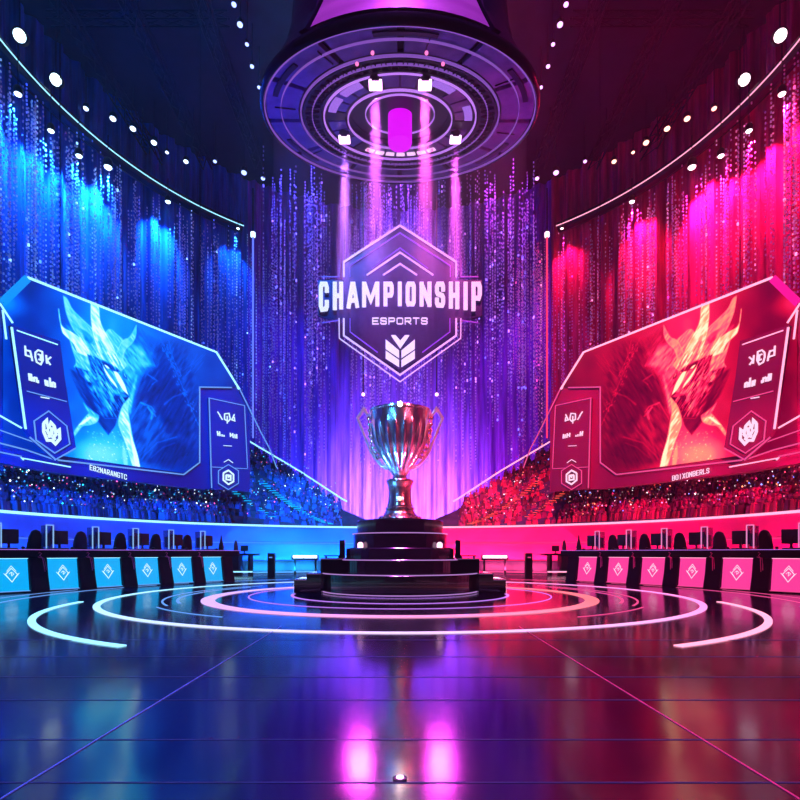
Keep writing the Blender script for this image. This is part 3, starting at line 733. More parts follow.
        def mk_chair(t):
            bp = [(-.18,.60),(.18,.60),(.205,.85),(.20,1.2),(.165,1.45),(.10,1.60),(0,1.65),(-.10,1.60),(-.165,1.45),(-.20,1.2),(-.205,.85)]
            MB().prism([(x,.0+(z-.6)*.10,z) for x, z in bp], (0,.11,0)).build('backrest', M_chair, t, bevel=.035)
            MB().box((0,.03,1.42), (.18,.08,.14), bev=.03).build('head_cushion', mat('chair_trim_'+col, rgb(150,50,110), .5), t)
            MB().box((0,-.22,.56), (.50,.52,.11), bev=.035).build('seat', M_chair, t)
            for ax in (-.29,.29): MB().box((ax,-.2,.80), (.07,.30,.035), bev=.01).box((ax,-.18,.66), (.035,.06,.26)).build('armrest', M_black, t)
            MB().lathe([(.03,.08),(.03,.5)], 12, Matrix.Translation((0,-.2,0))).build('gas_column', M_black, t)
            for q in range(5):
                a = q*2*PI/5; MB().tube([(0,-.2,.10),(.3*math.cos(a),-.2+.3*math.sin(a),.07)], [.03,.02], 8).sphere((.3*math.cos(a),-.2+.3*math.sin(a),.032),.032,(1,1,1),10,6).build('leg', M_black, t)
        station('chair', 'chair', 'gaming_chair', mk_chair, -.16, 1.25, 0, f"black gaming chair with tall rounded back behind {LB}", PI)
        def mk_cable(t):
            MB().tube([(-.05,-.0,.98),(-.02,-.05,1.02),(.02,-.05,.99),(-.02,-.05,.93),(.03,-.07,.88),(.05,-.10,.72),(.07,-.13,.52)], .010, 6).build('strand', M_cable, t)
            MB().tube([(-.06,-.04,.90),(-.0,-.06,.88),(.07,-.07,.87),(.10,-.10,.70),(.11,-.12,.56)], .010, 6).build('strand', M_cable, t)
        station('cable', 'cable', 'hanging_cable', mk_cable, -.57, -.06, 0, f"thin pinkish cable hanging down the dark pillar beside {LB}")

    # far service desk, its chair and monitor, and the slim post
    c = at(CX-(-s)*160, 575, 24.5); X = lambda px: -s*(px-CX)/F*24.5
    d = thing('service_desk', f"small dark desk near the rear {col} parapet, a lit strip at its foot", 'desk', (X(240),24.5,0))
    MB().box((-s*-.25,0,.45), (.55,.7,.9), bev=.02).build('pedestal', M_desk, d); MB().box((-s*.12,0,.93), (1.35,.8,.08), bev=.015).build('top', M_desk, d)
    MB().box((-s*.25,-.40,.16), (.85,.03,.06)).build('light_strip', P['neon'], d); MB().box((-s*.45,.1,.45), (.10,.5,.9)).build('side_panel', M_desk, d)
    d = thing('monitor', f"little dark monitor on the small desk near the rear {col} parapet", 'monitor', (X(244.5),24.5,.97))
    MB().box((0,0,.24), (.34,.04,.26), bev=.008).build('housing', M_black, d); MB().box((0,0,.06), (.05,.04,.13)).build('stand', M_black, d); MB().box((0,0,.008), (.2,.14,.016)).build('foot', M_black, d)
    d = thing('desk_speaker', f"slim pointed black speaker on the small desk near the rear {col} parapet", 'speaker', (X(236.5),24.4,.97))
    MB().lathe([(.09,0),(.10,.3),(.07,.5),(.02,.62)], 12).build('body', M_black, d, smooth=True); MB().lathe([(.10,0),(.12,.0),(.12,.03),(.08,.03)], 16).build('foot', M_black, d)
    d = thing('equipment_post', f"slim free-standing black post before the rear {col} parapet", 'post', (X(271.5),24.5,0))
    MB().box((0,0,.5), (.30,.30,1.0), bev=.02).build('body', M_desk, d); MB().box((0,-.155,.8), (.14,.012,.05)).build('display', P['thin'], d)
    d = thing('cone_speaker', f"small pointed black speaker at the podium end of the {col} worktop", 'speaker', tuple(at_row(6.85,.30,1.10)))
    MB().lathe([(.08,0),(.10,.10),(.055,.28),(.02,.46),(.015,.52)], 14).build('body', M_black, d, smooth=True); MB().lathe([(.10,0),(.12,.0),(.12,.02),(.08,.02)], 16).build('foot', M_black, d)
    # flood bar
    p = Vector((-s*(305-CX)/F*26.0, 26.0, 0)); d = thing('flood_bar', f"low floodlight bar shining white between the podium and the {col} parapet", 'floodlight', (p.x,p.y,0))
    MB().box((0,.1,.78), (1.3,.18,.24), bev=.03).build('housing', M_black, d)
    MB().box((0,0,.82), (1.15,.03,.12), bev=.01).build('lens', mat('flood_lens_'+col, (0,0,0), emit=rgb(200,230,255) if s<0 else rgb(255,205,235), estr=6), d)
    for lx in (-.5,.5): MB().box((lx,.1,.33), (.08,.12,.66)).build('leg', M_black, d)

# ------------------------------------------------------------------ podium and trophy
PY = 14.2; U = PY/F
pod = thing('podium', 'round stepped black podium carrying the trophy at the middle of the stage', 'podium', (0,PY,0))
TI = [(2.02,0,.5),(1.55,.5,.845),(1.42,.845,1.13),(1.22,1.13,1.5),(1.13,1.5,1.84)]
for r, z0, z1 in TI:
    MB().lathe([(r,z0),(r,z1-.03),(r-.03,z1),(.02,z1)], 96).build('tier', M_gloss, pod, smooth=True)
for r, z in ((2.03,.49),(2.03,.03),(1.56,.83),(1.235,1.49)):
    MB().ring(r-.01, r+.012, z-.012, z+.012, 128).build('edge_light', mat('podium_edge', (0,0,0), emit=rgb(205,150,235), estr=.7, sample=False), pod)
for q in (-1, 1):
    for x0, x1, h, dy in ((2.30,2.68,.34,.55),(1.95,2.32,.5,.8),(1.45,2.0,.87,.62)):
        b = MB().box((q*(x0+x1)/2,0,h/2), (x1-x0,dy*2,h), bev=.012).build('side_step', M_gloss, pod)
        MB().box((q*(x0+x1)/2,-dy-.004,h-.02), (x1-x0-.02,.012,.014)).build('edge_line', mat('step_edge', (0,0,0), emit=rgb(190,130,220), estr=.35, sample=False), b)
    MB().box((q*1.48,-.35,1.10), (.13,.13,.46), bev=.01).build('post', M_gloss, pod)
    MB().box((q*1.72,-.45,.93), (.42,.08,.03)).box((q*1.55,-.45,.90), (.05,.05,.08)).box((q*1.88,-.45,.90), (.05,.05,.08)).build('rail', M_gloss, pod)
    MB().lathe([(.05,0),(.07,.0),(.07,.10),(.03,.14)], 12, Matrix.Translation((q*.98,-.86,1.13))).build('lamp', mat('podium_lamp', (0,0,0), emit=rgb(255,190,230), estr=2.5, sample=False), pod)

M_cup = mat('trophy_chrome', (.9,.84,.88), .2, 1.0)
M_handle = mat('trophy_handle', (.9,.84,.88), .32, 1.0)
M_cup2 = mat('trophy_rose_reflection', (.88,.60,.58), .22, 1.0)  # silver metal tinted rose: red reflections put into its colour
zt = lambda y: 1.84+(520.5-y)*U
tro = thing('trophy', 'tall silver two-handled championship cup standing on the black podium', 'trophy', (0,PY,0))
prof = [(7,475),(8,473.5),(11,469),(15,463.5),(20,456.5),(24.5,447.5),(27.3,438),(28.8,428),(29.4,418),(29.8,413.2),(30.6,412),(30.4,411),(29.2,411.2),(28.4,414),(27.4,428),(25.8,438),(22.8,447),(18,456),(12,464),(4,470)]
def flute(a, z):
    y = 520.5-(z-1.84)/U; m = min(1, max(0, (y-420)/14))*min(1, max(0, (474-y)/6))
    return 1-.055*m*(abs(math.sin(a*11)))**.7+.03*m
mb = MB(); fine = []
for (r0, y0), (r1, y1) in zip(prof, prof[1:]):
    for q in range(3): fine.append((r0+(r1-r0)*q/3, y0+(y1-y0)*q/3))
fine.append(prof[-1])
mb.lathe([(r*U, zt(y)) for r, y in fine], 264, flute=flute, caps=False); mb.build('bowl', M_cup, tro, smooth=True)
MB().ring(29.6*U, 31*U, zt(412.6), zt(411), 96).build('rim', M_cup, tro, smooth=True)
MB().lathe([(r*U, zt(y)) for r, y in ((6,478.5),(7.2,478),(7.4,476.5),(6.4,475.5),(7.6,474.3),(7.2,473.5),(2,472))], 48).build('neck', M_cup, tro, smooth=True)
MB().lathe([(r*U, zt(y)) for r, y in ((12.4,507),(12.6,504.5),(11.6,502),(11,496),(11,490),(11.8,485),(13.2,482.3),(13.4,480.6),(12.6,479.4),(7,478.6),(2,478.5))], 64,
           flute=lambda a, z: 1+.012*math.sin(a*24)*math.sin(z*90)).build('stem', M_cup2, tro, smooth=True)
MB().lathe([(r*U, zt(y)) for r, y in ((21.3,520.5),(21.6,518.5),(20.4,516.6),(16.6,514.6),(15,512.4),(14.6,511),(13.4,510.6),(14.2,509),(14.2,507.4),(12.8,506.6),(3,506.4))], 72).build('foot', M_cup2, tro, smooth=True)
for k in range(18):
    a = k*2*PI/18; MB().sphere((20.2*U*math.cos(a), 20.2*U*math.sin(a), zt(518)), .045, (1,1,1), 10, 8).build('foot_bead', M_cup2, tro, smooth=True)
for q in (-1, 1):
    H = [(29.5,417),(34,411.5),(36.3,407.8),(42.6,417.2),(38.5,427.5),(33.5,440),(29.5,450),(25.5,456.5),(18.5,464.5),(12,468)]
    pts = [Vector((q*x*U, 0, zt(y))) for x, y in H]
    MB().ribbon(pts, (0,-1,0), .075, .12).ribbon([p+Vector((0,-.02,0)) for p in pts], (0,-1,0), .025, .08).build('handle', M_handle, tro, bevel=.012)
    mb = MB()
    for i, (x, y) in enumerate([(31.5,418),(30.5,424),(30.8,430),(29.4,436),(28.6,442),(26.6,447.5),(24.4,452.5),(22,457)]):
        mb.sphere((q*x*U, 0, zt(y)), .055, (1.0+.3*(i % 2), .9, 1.1), 10, 8)
        if i < 7: mb.tube([(q*x*U,0,zt(y)), (q*(x-.6)*U,0,zt(y+5))], .03, 6)
    mb.build('scroll_ornament', M_cup2, tro, smooth=True)
rl = MB().sphere((0, -30*U, zt(411.5)), .06, (1,1,1), 14, 10).build('rim_glint', mat('rim_glint', (0,0,0), emit=rgb(255,225,215), estr=90), tro, smooth=True)  # glint on the rim made as a small glowing bead
rl['label'] = 'glint on the rim shaped as a glowing bead'
MB().sphere((0, -12.3*U, zt(499)), .05, (1,.6,1), 12, 8).build('stem_glow_bead', mat('stem_glow_bead', (0,0,0), emit=rgb(255,170,130), estr=5), tro, smooth=True)  # small bead on the stem with warm emission

# ------------------------------------------------------------------ hanging sign
SP = Plane((0,20,0), (0,-1,0)); sn = Vector((0,-1,0)); sg = thing('championship_sign', 'hexagonal neon sign hanging above the trophy with white block lettering', 'sign', (0,20,SP.P(400,381).z), world=True)
SQ = lambda pts, off=0.0: [SP.P(x, y, off) for x, y in pts]
both = lambda pts: (pts, [(800-x, y) for x, y in pts])
M_plate = mat('sign_glass', rgb(14,4,90), .4, alpha=.78)
MB().prism(SQ([(400,226),(456,262),(456,280),(482,280),(482,316),(456,322),(456,335),(400,374),(344,335),(344,322),(318,316),(318,280),(344,280),(344,262)]), (0,.12,0)).build('back_plate', M_plate, sg)
def ramp_mat(name, c0, c1, strength):
    m = mat(name, (0,0,0), .4, emit=(1,1,1), estr=strength, sample=False); nt = m.node_tree; b = nt.nodes['Principled BSDF']
    tc = nt.nodes.new('ShaderNodeTexCoord'); sp = nt.nodes.new('ShaderNodeSeparateXYZ'); mr = nt.nodes.new('ShaderNodeMapRange'); mr.inputs['From Min'].default_value = -3.0; mr.inputs['From Max'].default_value = 3.0
    r = nt.nodes.new('ShaderNodeValToRGB'); r.color_ramp.elements[0].color = (*c0,1); r.color_ramp.elements[1].color = (*c1,1); L = nt.links.new
    L(tc.outputs['Object'], sp.inputs[0]); L(sp.outputs['X'], mr.inputs['Value']); L(mr.outputs['Result'], r.inputs['Fac']); L(r.outputs['Color'], b.inputs['Emission Color']); return m
M_sign = ramp_mat('sign_letters', rgb(215,225,255), rgb(255,190,245), 1.25)
M_line = ramp_mat('sign_tubes', rgb(185,190,255), rgb(255,150,240), 1.3)
M_dim = ramp_mat('sign_thin_tubes', rgb(90,90,255), rgb(200,60,230), .8)
def tubes(ptss, w, m, nm):
    for pts in ptss: MB().ribbon(SQ(pts, .05), sn, w, .05).build(nm, m, sg)
tubes([[(343.7,276.5),(343.7,261.6),(400,225),(456.3,261.6),(456.3,276.5)], [(343.7,318),(343.7,335.3),(400,374.7),(456.3,335.3),(456.3,318)]], .06, M_line, 'outer_tube')
tubes([[(339,318),(339.2,338),(400,381.5),(460.8,338),(461,318)]], .035, M_line, 'lower_tube')
tubes(both([(321.5,276.4),(339,276.4),(339,259)]), .03, M_dim, 'bracket_tube'); tubes(both([(321.5,322.5),(338,320)]), .03, M_dim, 'bracket_tube')
tubes([[(349.6,276.5),(349.6,265.5),(400,232.4),(450.4,265.5),(450.4,276.5)]], .028, M_dim, 'inner_tube')
tubes(both([(350,318),(350,331.5),(377.5,352)]), .03, M_dim, 'inner_tube')
tubes([[(366.7,274.7),(400,252),(433.3,274.7)], [(383,274.7),(400,263.4),(417,274.7)]], .05, M_line, 'chevron_tube'); tubes([[(372,268),(400,247.5),(428,268)]], .02, M_dim, 'chevron_tube')
boxes = [('C',318.7,328.7),('H',332.7,343),('A',346.6,359),('M',362,379.3),('P',383.4,393.7),('I',397.8,401.8),('O',405.6,415.8),('N',419.6,431.5),('S',435,445.2),('H',449,459.4),('I',463.7,467.7),('P',471.6,481.9)]
mb = MB(); sw = 4.0*20/F
for ch, x0, x1 in boxes:
    fn = lambda u, v, x0=x0, x1=x1: (lambda x: SP.P(x, (281.5+2.0) + (1-v)*((305.3+6.2*((x-400)/82)**2)-2.0-(281.5+2.0)), .10))(x0+2+u*(x1-x0-4))
    letter(mb, ch, fn, sn, sw, .08)
lt = mb.build('lettering', M_sign, sg); lt['label'] = 'large white block letters'
mb = MB()
for i, ch in enumerate('ESPORTS'):
    x0 = 372.6+i*8.15
    letter(mb, ch, lambda u, v, x0=x0: SP.P(x0+u*5.6, 323.6-v*5.8, .10), sn, .034, .05)
mb.build('small_lettering', M_sign, sg)
E5 = lambda p: SQ([(310+x*.225, 260+y*.225) for x, y in p], .10)
mb = MB()
for p in ([(360,333),(380,333),(401,358),(422,333),(442,333),(401,392)], [(336,352),(396,402),(396,434),(336,393)], [(336,402),(396,444),(396,474),(336,436)]):
    mb.prism(E5(p), (0,.06,0))
    if p[0] != (360,333): mb.prism(E5([(802-x, y) for x, y in p]), (0,.06,0))
mb.build('chevron_emblem', M_sign, sg)
for x in (344.5, 455.5):
    p = SP.P(x, 262, -.06); MB().tube([(p.x,p.y,p.z),(p.x,p.y,25.58)], .015, 6).build('hanging_wire', M_truss, sg)

# ------------------------------------------------------------------ ceiling rig
M_vdim = mat('neon_violet_dim', (0,0,0), .4, emit=rgb(160,100,225), estr=.6, sample=False)
RT = Matrix.Translation((0,14,12.2)) @ Matrix.Rotation(math.radians(12.5), 4, 'X')
rig = thing('lighting_rig', 'huge round lighting rig with concentric neon rings hanging above the trophy', 'lighting rig', (0,14,12.2), world=True)
M_rim = mat('rig_rim', rgb(30,24,60), .18, .6); M_pan = noisy(mat('rig_panel', rough=.4, metal=.3), rgb(70,62,120), rgb(100,90,150), 3); M_rigd = mat('rig_dark', rgb(20,16,40), .4, .5)
MB().lathe([(3.42,-.03),(3.46,-.07),(3.51,-.03),(3.54,.06),(3.52,.14),(3.46,.18),(3.40,.14),(3.42,-.03)], 128, RT, caps=False).build('rim', M_rim, rig, smooth=True)
for k in range(12):
    a0 = k*2*PI/12+.03; MB().ring(2.58, 3.38, .0, .10, 14, RT, a0, a0+2*PI/12-.05).build('outer_panel', M_pan, rig, bevel=.012)
for k in range(6):
    a0 = k*2*PI/6+.35; MB().ring(3.12, 3.24, -.03, .02, 12, RT, a0, a0+.42).build('slot', M_rigd, rig)
MB().ring(1.25, 3.4, .12, .2, 96, RT).build('backing', M_rigd, rig)
for r, w, m in ((3.41,.018,M_vdim),(2.53,.022,M_vdim),(1.95,.024,M_violet),(1.34,.02,M_violet),(2.25,.012,M_vdim),(3.02,.008,M_vdim)):
    MB().ring(r-w*.7, r+w*.7, -.05, .0, 128, RT).build('neon_ring', m, rig)
# truss ring with braces
mb = MB()
for r, z in ((2.05,-.02),(2.45,-.02),(2.05,.1),(2.45,.1)): mb.ring(r-.03, r+.03, z-.03, z+.03, 96, RT)
nb = 60
for k in range(nb):
    a = k*2*PI/nb; b = (k+.5)*2*PI/nb; c = (k+1)*2*PI/nb
    mb.tube([RT @ Vector((2.05*math.cos(a),2.05*math.sin(a),-.02)), RT @ Vector((2.45*math.cos(b),2.45*math.sin(b),-.02)), RT @ Vector((2.05*math.cos(c),2.05*math.sin(c),-.02))], .02, 5)
mb.build('truss_ring', M_rigd, rig)
for k in range(24):
    a0 = k*2*PI/24+.02; MB().ring(1.42, 1.86, .0, .09, 6, RT, a0, a0+2*PI/24-.04).build('inner_panel', M_pan if k % 4 else M_rigd, rig)
for k in range(7):
    a0 = PI/2-.62+k*.18; MB().ring(1.62, 1.76, -.03, .0, 6, RT, a0, a0+.14).build('lit_segment', mat('lit_segment', (0,0,0), emit=rgb(255,200,255), estr=1.3, sample=False), rig)
for a0 in (PI*1.22, PI*1.64, PI*1.08, PI*1.88):
    MB().ring(1.66, 1.86, -.03, .0, 10, RT, a0, a0+.34).build('lit_segment', mat('lit_lavender', (0,0,0), emit=rgb(180,120,255), estr=.8, sample=False), rig)
MB().lathe([(1.32,.15),(1.30,.7),(.001,.75)], 72, RT).build('inner_dome', M_rigd, rig, smooth=True)
MB().ring(.88, .90, .1, .14, 64, RT).build('dome_ring', M_violet, rig)
MB().lathe([(.30,-.55),(.31,-.5),(.31,.30),(.26,.36),(.10,.38),(.10,.52),(.04,.56),(.04,.75)], 40, Matrix.Translation((0,14,12.15))).build('center_drum', mat('center_drum', rgb(80,10,90), .3, emit=rgb(215,0,235), estr=1.3), rig, smooth=True)
for a in [2*PI*k/8+.2 for k in range(8)]:
    MB().box(RT @ Vector((2.91*math.cos(a),2.91*math.sin(a),-.01)), (.5,.02,.03), (RT.to_3x3() @ Matrix.Rotation(a,3,'Z'))).build('seam', M_rigd, rig)
rn = (RT.to_3x3() @ Vector((0,0,-1))).normalized(); RP = Plane(RT @ Vector((0,0,-.1)), rn)
LAMPS = [(375.5,82),(425,82),(344.5,137),(455.5,137)]
for px, py in LAMPS:
    p = RP.P(px, py)
    h = MB().lathe([(.12,-.08),(.15,-.08),(.15,.16),(.06,.22)], 20, Matrix.Translation(p)).build('lamp_housing', M_rigd, rig)
    MB().box(p+Vector((0,0,-.07)), (.30,.24,.08), bev=.02).build('lamp_lens', M_hot, h)
for px, py in ((372.5,53),(426.5,53),(368,150),(432,150),(357,64),(443,64)):
    MB().sphere(RP.P(px, py), .04, (1,1,1), 10, 6).build('pilot_light', mat('pilot_light', (0,0,0), emit=rgb(255,120,190), estr=1.5, sample=False), rig)
# upper shell
MB().lathe([(3.46,.16),(3.36,.3),(3.20,.55),(2.92,1.0),(2.72,1.6),(2.60,2.4),(2.58,3.2),(1.2,3.4)], 96, RT).build('shell', M_rim, rig, smooth=True)
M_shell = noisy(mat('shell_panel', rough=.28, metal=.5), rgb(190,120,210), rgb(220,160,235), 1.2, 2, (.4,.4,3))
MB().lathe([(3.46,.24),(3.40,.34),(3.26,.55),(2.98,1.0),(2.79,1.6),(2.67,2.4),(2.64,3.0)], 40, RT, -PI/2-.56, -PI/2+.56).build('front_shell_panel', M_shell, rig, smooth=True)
for q in (-1, 1):
    MB().ribbon([RT @ Vector((r*math.cos(-PI/2+q*.62), r*math.sin(-PI/2+q*.62), z)) for r, z in ((3.50,.24),(3.16,.75),(2.86,1.6),(2.74,2.6))], RT.to_3x3() @ Vector((q*.6,-.8,0)), .16, .16).build('shell_rib', M_rim, rig)
MB().lathe([(1.0,14.8),(.9,16),(.9,25.58)], 32, Matrix.Translation((0,14,0))).build('drop_column', M_truss, rig)
for q in range(4):
    a = PI/4+q*PI/2; p = RT @ Vector((2.4*math.cos(a),2.4*math.sin(a),3.2)); MB().tube([p, (p.x,p.y,25.58)], .04, 6).build('suspension_cable', M_truss, rig)

# ------------------------------------------------------------------ trusses and lamps
def truss(p0, p1, w, label):
    t = thing('lighting_truss', label, 'truss', tuple(p0), world=True); p0 = Vector(p0); p1 = Vector(p1); d = (p1-p0); n = int(d.length/.9)
    sd = d.normalized().cross(Vector((0,0,1))).normalized()*w; up = Vector((0,0,w))
    cs = [sd+up, sd-up, -sd-up, -sd+up]
    for c in cs: MB().tube([p0+c, p1+c], .05, 6).build('chord', M_truss, t)
    mb = MB()
    for i in range(n):
        a = p0+d*i/n; b = p0+d*(i+1)/n
        for k in range(4): mb.tube([a+cs[k], b+cs[(k+1) % 4]], .03, 4)
    mb.build('bracing', M_truss, t)
    for f in (.1, .5, .9): MB().tube([p0+d*f, Vector(((p0+d*f).x, (p0+d*f).y, 25.58))], .025, 5).build('hanger', M_truss, t)
for P in SIDES:
    s = P['s']; col = 'blue' if s < 0 else 'red'
    for x, nm in ((8.3,'beside the lamp row'), (11.4,'midway to the curtain'), (14.2,'closest to the curtain')):
        truss((s*x,10,24.0), (s*x,32,24.0), .26, f"dark lattice truss under the {col} roof half, {nm}")
    for y, nm in ((16.5,'in front of the round rig'), (24.0,'behind the round rig')):
        truss((s*7.6,y,24.75), (s*15.6,y,24.75), .18, f"short cross truss under the {col} roof half, {nm}")

def aim(o, target):
    d = Vector(target)-o.location; o.rotation_euler = d.to_track_quat('-Z', 'Y').to_euler()
def spot(name, loc, target, color, power, size, blend=.6, radius=.15):
    l = bpy.data.lights.new(name, 'SPOT'); l.color = color; l.energy = power; l.spot_size = math.radians(size); l.spot_blend = blend; l.shadow_soft_size = radius
    o = bpy.data.objects.new(name, l); COL.objects.link(o); o.location = loc; aim(o, target); return o
lamp_cache = {}
def lamp(key, loc, r, lens, label, group, down=(0,-.25,-1), top=25.58):
    """small stage lamp: can, glowing lens and yoke, hung from the roof or rail"""
    loc = Vector(loc); hl = top-loc.z
    k2 = (key, round(r,3))
    d = Vector(down).normalized(); 
    t = thing('stage_lamp', label, 'lamp', tuple(loc), group)
    M = d.to_track_quat('-Z', 'Y').to_matrix().to_4x4()
    if k2 not in lamp_cache:
        a = MB().lathe([(r*.9,-r*.3),(r*1.15,-r*.3),(r*1.15,r*1.2),(r*.7,r*1.9)], 20).build('can', M_black, t, smooth=True)
        b = MB().sphere((0,0,-r*.15), r*.95, (1,1,.75), 16, 10).build('lens', lens, t, smooth=True)
        lamp_cache[k2] = (a, b)
        ob = [a, b]
    else:
        ob = []
        for q in lamp_cache[k2]:
            c = q.copy(); COL.objects.link(c); c.parent = t; ob.append(c)
    for q in ob: q.matrix_basis = M
    MB().tube([(0,0,r*.6),(0,0,max(.3, hl))], .022, 6).build('hanging_rod', M_truss, t)
    return t
def Zc(px, r):
    k = (px-CX)/F; A = k*k+1; B = -2*WC; C2 = WC*WC-r*r; return (-B+math.sqrt(B*B-4*A*C2))/(2*A)
NUM = ['first','second','third','fourth','fifth','sixth','seventh','eighth','ninth','tenth','eleventh','twelfth']
for P in SIDES:
    s = P['s']; left = s < 0; col = 'blue' if left else 'red'; mxp = (lambda p: p) if left else (lambda p: 800-p)
    LW = mat('lamp_lens_'+col, (0,0,0), emit=P['lamp'], estr=5, sample=False)
    LV = mat('lamp_lens_soft_'+col, (0,0,0), emit=rgb(150,170,255) if left else rgb(235,160,255), estr=3, sample=False)
    LO = mat('lamp_lens_warm_'+col, (0,0,0), emit=rgb(190,215,255) if left else rgb(255,170,150), estr=4, sample=False)
    # row along the ceiling beside the rig
    for i, (px, py) in enumerate([(234,4),(240,24),(247,44),(252,66),(259,87),(264,108),(269,119)]):
        lamp('v'+col, at(mxp(px), py, F*22.6/(YH-py)), (.11,.13,.09,.1,.09,.12,.08)[i], LV, f"small violet lamp, {NUM[6-i]} from the back in the {col} row beside the rig", f'roof lamp row on the {col} side')
    # arc over the curtain
    for i, (px, py) in enumerate([(263,178),(244,172),(215,161),(186,161),(167,152),(154,142),(133,128),(113,118),(86,108)]):
        lamp(('o' if i > 2 else 'v')+col, at(mxp(px), py, F*22.3/(YH-py)), (.13,.17,.11,.14,.10,.16,.16,.16,.13)[i], LO if i > 2 else LV, f"round roof lamp in the arc over the {col} curtain, {NUM[i]} from the rig", f'arc of roof lamps over the {col} curtain')
    for i, (px, py) in enumerate([(56,80),(20,36)]):
        lamp('b'+col, at(mxp(px), py, F*22.0/(YH-py)), .26, LW, f"big bright white lamp over the {col} curtain, {'second' if i else 'first'} beyond the arc", f'big lamps over the {col} curtain', down=(-s*.35,-.9,-.6))
    # lamps washing down the curtain
    for i, (px, py) in enumerate([(238,228),(168,201),(108,166),(79,155),(51,130),(18,93),(-14,52)]):
        Z = Zc(px, WR-1.15); p = at(mxp(px), py, Z)
        lamp('w'+col, p, (.10,.15,.20,.15,.14,.15,.15)[i], LW, f"curtain spotlight with a {col} beam, {NUM[i]} along the neon rail from the rig", f'{col} curtain spotlights', down=(0,0,-1), top=WT+.2 if p.z < WT else p.z+.5)
        e_ = (1500,5000,9000,4500,4500,5000,5000)[i]
        rad = Vector((p.x, p.y-WC, 0)).normalized()
        spot('curtain_beam', p+Vector((0,0,-.35)), p+Vector((0,0,-2.0))+rad*1.1, P['beam'], e_, 84, 1.0, .08)

# ------------------------------------------------------------------ floor rings
RC = 13.2
def floor_ring(label, arcs, m, z=.012, cy=RC):
    t = thing('floor_ring', label, 'floor light', (0,cy,0))
    for r0, r1, a0, a1 in arcs:
        MB().ring(r0, r1, 0, z, max(24, int(110*(a1-a0)/(2*PI))), None, a0, a1).build('light_strip', m, t)
R_ = math.radians
M_ring = ramp_mat('ring_main', rgb(165,225,255), rgb(255,140,215), 1.5); M_ring.cycles.emission_sampling = 'AUTO'
M_in = ramp_mat('ring_inner', rgb(215,175,250), rgb(255,120,130), 1.25); M_in.cycles.emission_sampling = 'AUTO'
for m, a in ((M_ring, 6), (M_in, 4)):
    for nd in m.node_tree.nodes:
        if nd.type == 'MAP_RANGE': nd.inputs['From Min'].default_value = -a; nd.inputs['From Max'].default_value = a
floor_ring('broad bright neon ring circling the whole podium on the floor', [(6.41,6.53,0,2*PI)], M_ring)
floor_ring('inner pinkish neon ring on the floor close around the podium', [(4.12,4.40,0,2*PI)], M_in, cy=12.7)
floor_ring('thin violet line ring on the floor just inside the inner neon ring', [(3.55,3.58,0,2*PI)], M_violet, .008)
floor_ring('faint violet ring on the floor at the foot of the podium', [(2.55,2.62,PI,2*PI)], M_violet, .008)
for P in SIDES:
    s = P['s']; col = P['word']
    f = (lambda a: a) if s > 0 else (lambda a: 180-a)
    def arc(a, b): return tuple(sorted((R_(f(a)), R_(f(b)))))
    floor_ring(f"short bright {col} neon arc on the floor outside the broad ring", [(6.49,6.59,*arc(-63,-5))], P['neon'], cy=11.6)
    floor_ring(f"pair of thin {col} arcs on the floor between the two neon rings", [(5.30,5.34,*arc(-34,38)), (5.00,5.06,*arc(-30,30)), (5.52,5.55,*arc(-60,-36))], P['thin'], .008)
    floor_ring(f"thin {col} line arc on the floor before the gaming desks", [(8.35,8.40,*arc(-30,60)), (8.9,8.93,*arc(-24,24))], P['thin'], .008)
    MB().box((s*1.62,2.6,.003), (.007,9.5,.004)).build('trim_3' if s < 0 else 'trim_4', mat('floor_line_'+col, rgb(150,170,255) if s<0 else rgb(255,140,200), .4, emit=rgb(70,90,200) if s<0 else rgb(200,50,120), estr=.4, sample=False))['kind'] = 'structure'  # floor line glows faintly in place of reflected light
    tr = bpy.data.objects['trim_3' if s < 0 else 'trim_4']; tr.rotation_euler = (0,0,0)
mseam = mat('floor_seam_glow', rgb(40,40,90), .4, emit=rgb(45,45,120), estr=.6, sample=False)  # seams given a faint glow instead of catching light
for i, y in enumerate((2.35,2.89,3.67,4.35,5.2,6.2)):
    structure(MB().box((0,y,.0015), (40,.007,.003)).build(f'trim_{5+i}', mseam))
fl = thing('floor_spot', 'small round recessed spotlight shining in the floor near the front of the stage', 'floor light', (0,2.39,0))
MB().lathe([(.022,0),(.032,0),(.032,.005),(.016,.007)], 24).build('bezel', M_black, fl); MB().lathe([(.001,.003),(.016,.005),(.013,.010),(.001,.012)], 20).build('lens', mat('floor_spot_lens', (0,0,0), emit=rgb(255,180,255), estr=25, sample=False), fl)

# ------------------------------------------------------------------ light
for (px, py), (tx, ty), c in zip(LAMPS, [(-.62,13.2),(.62,13.2),(-1.5,16.5),(1.5,16.5)], [(.75,.12,1),(1,.1,.8),(.5,.15,1),(.9,.1,.9)]):
    p = RP.P(px, py); spot('rig_beam', p+Vector((0,0,-.2)), (p.x*1.02, p.y+.15, 0), c, 90000, 9, .8, .1)
def area(name, loc, target, color, power, sx, sy, spread=180, shape='RECTANGLE'):
    l = bpy.data.lights.new(name, 'AREA'); l.color = color; l.energy = power; l.shape = shape; l.size = sx; l.size_y = sy; l.spread = math.radians(spread)
    o = bpy.data.objects.new(name, l); COL.objects.link(o); o.location = loc; aim(o, target); return o
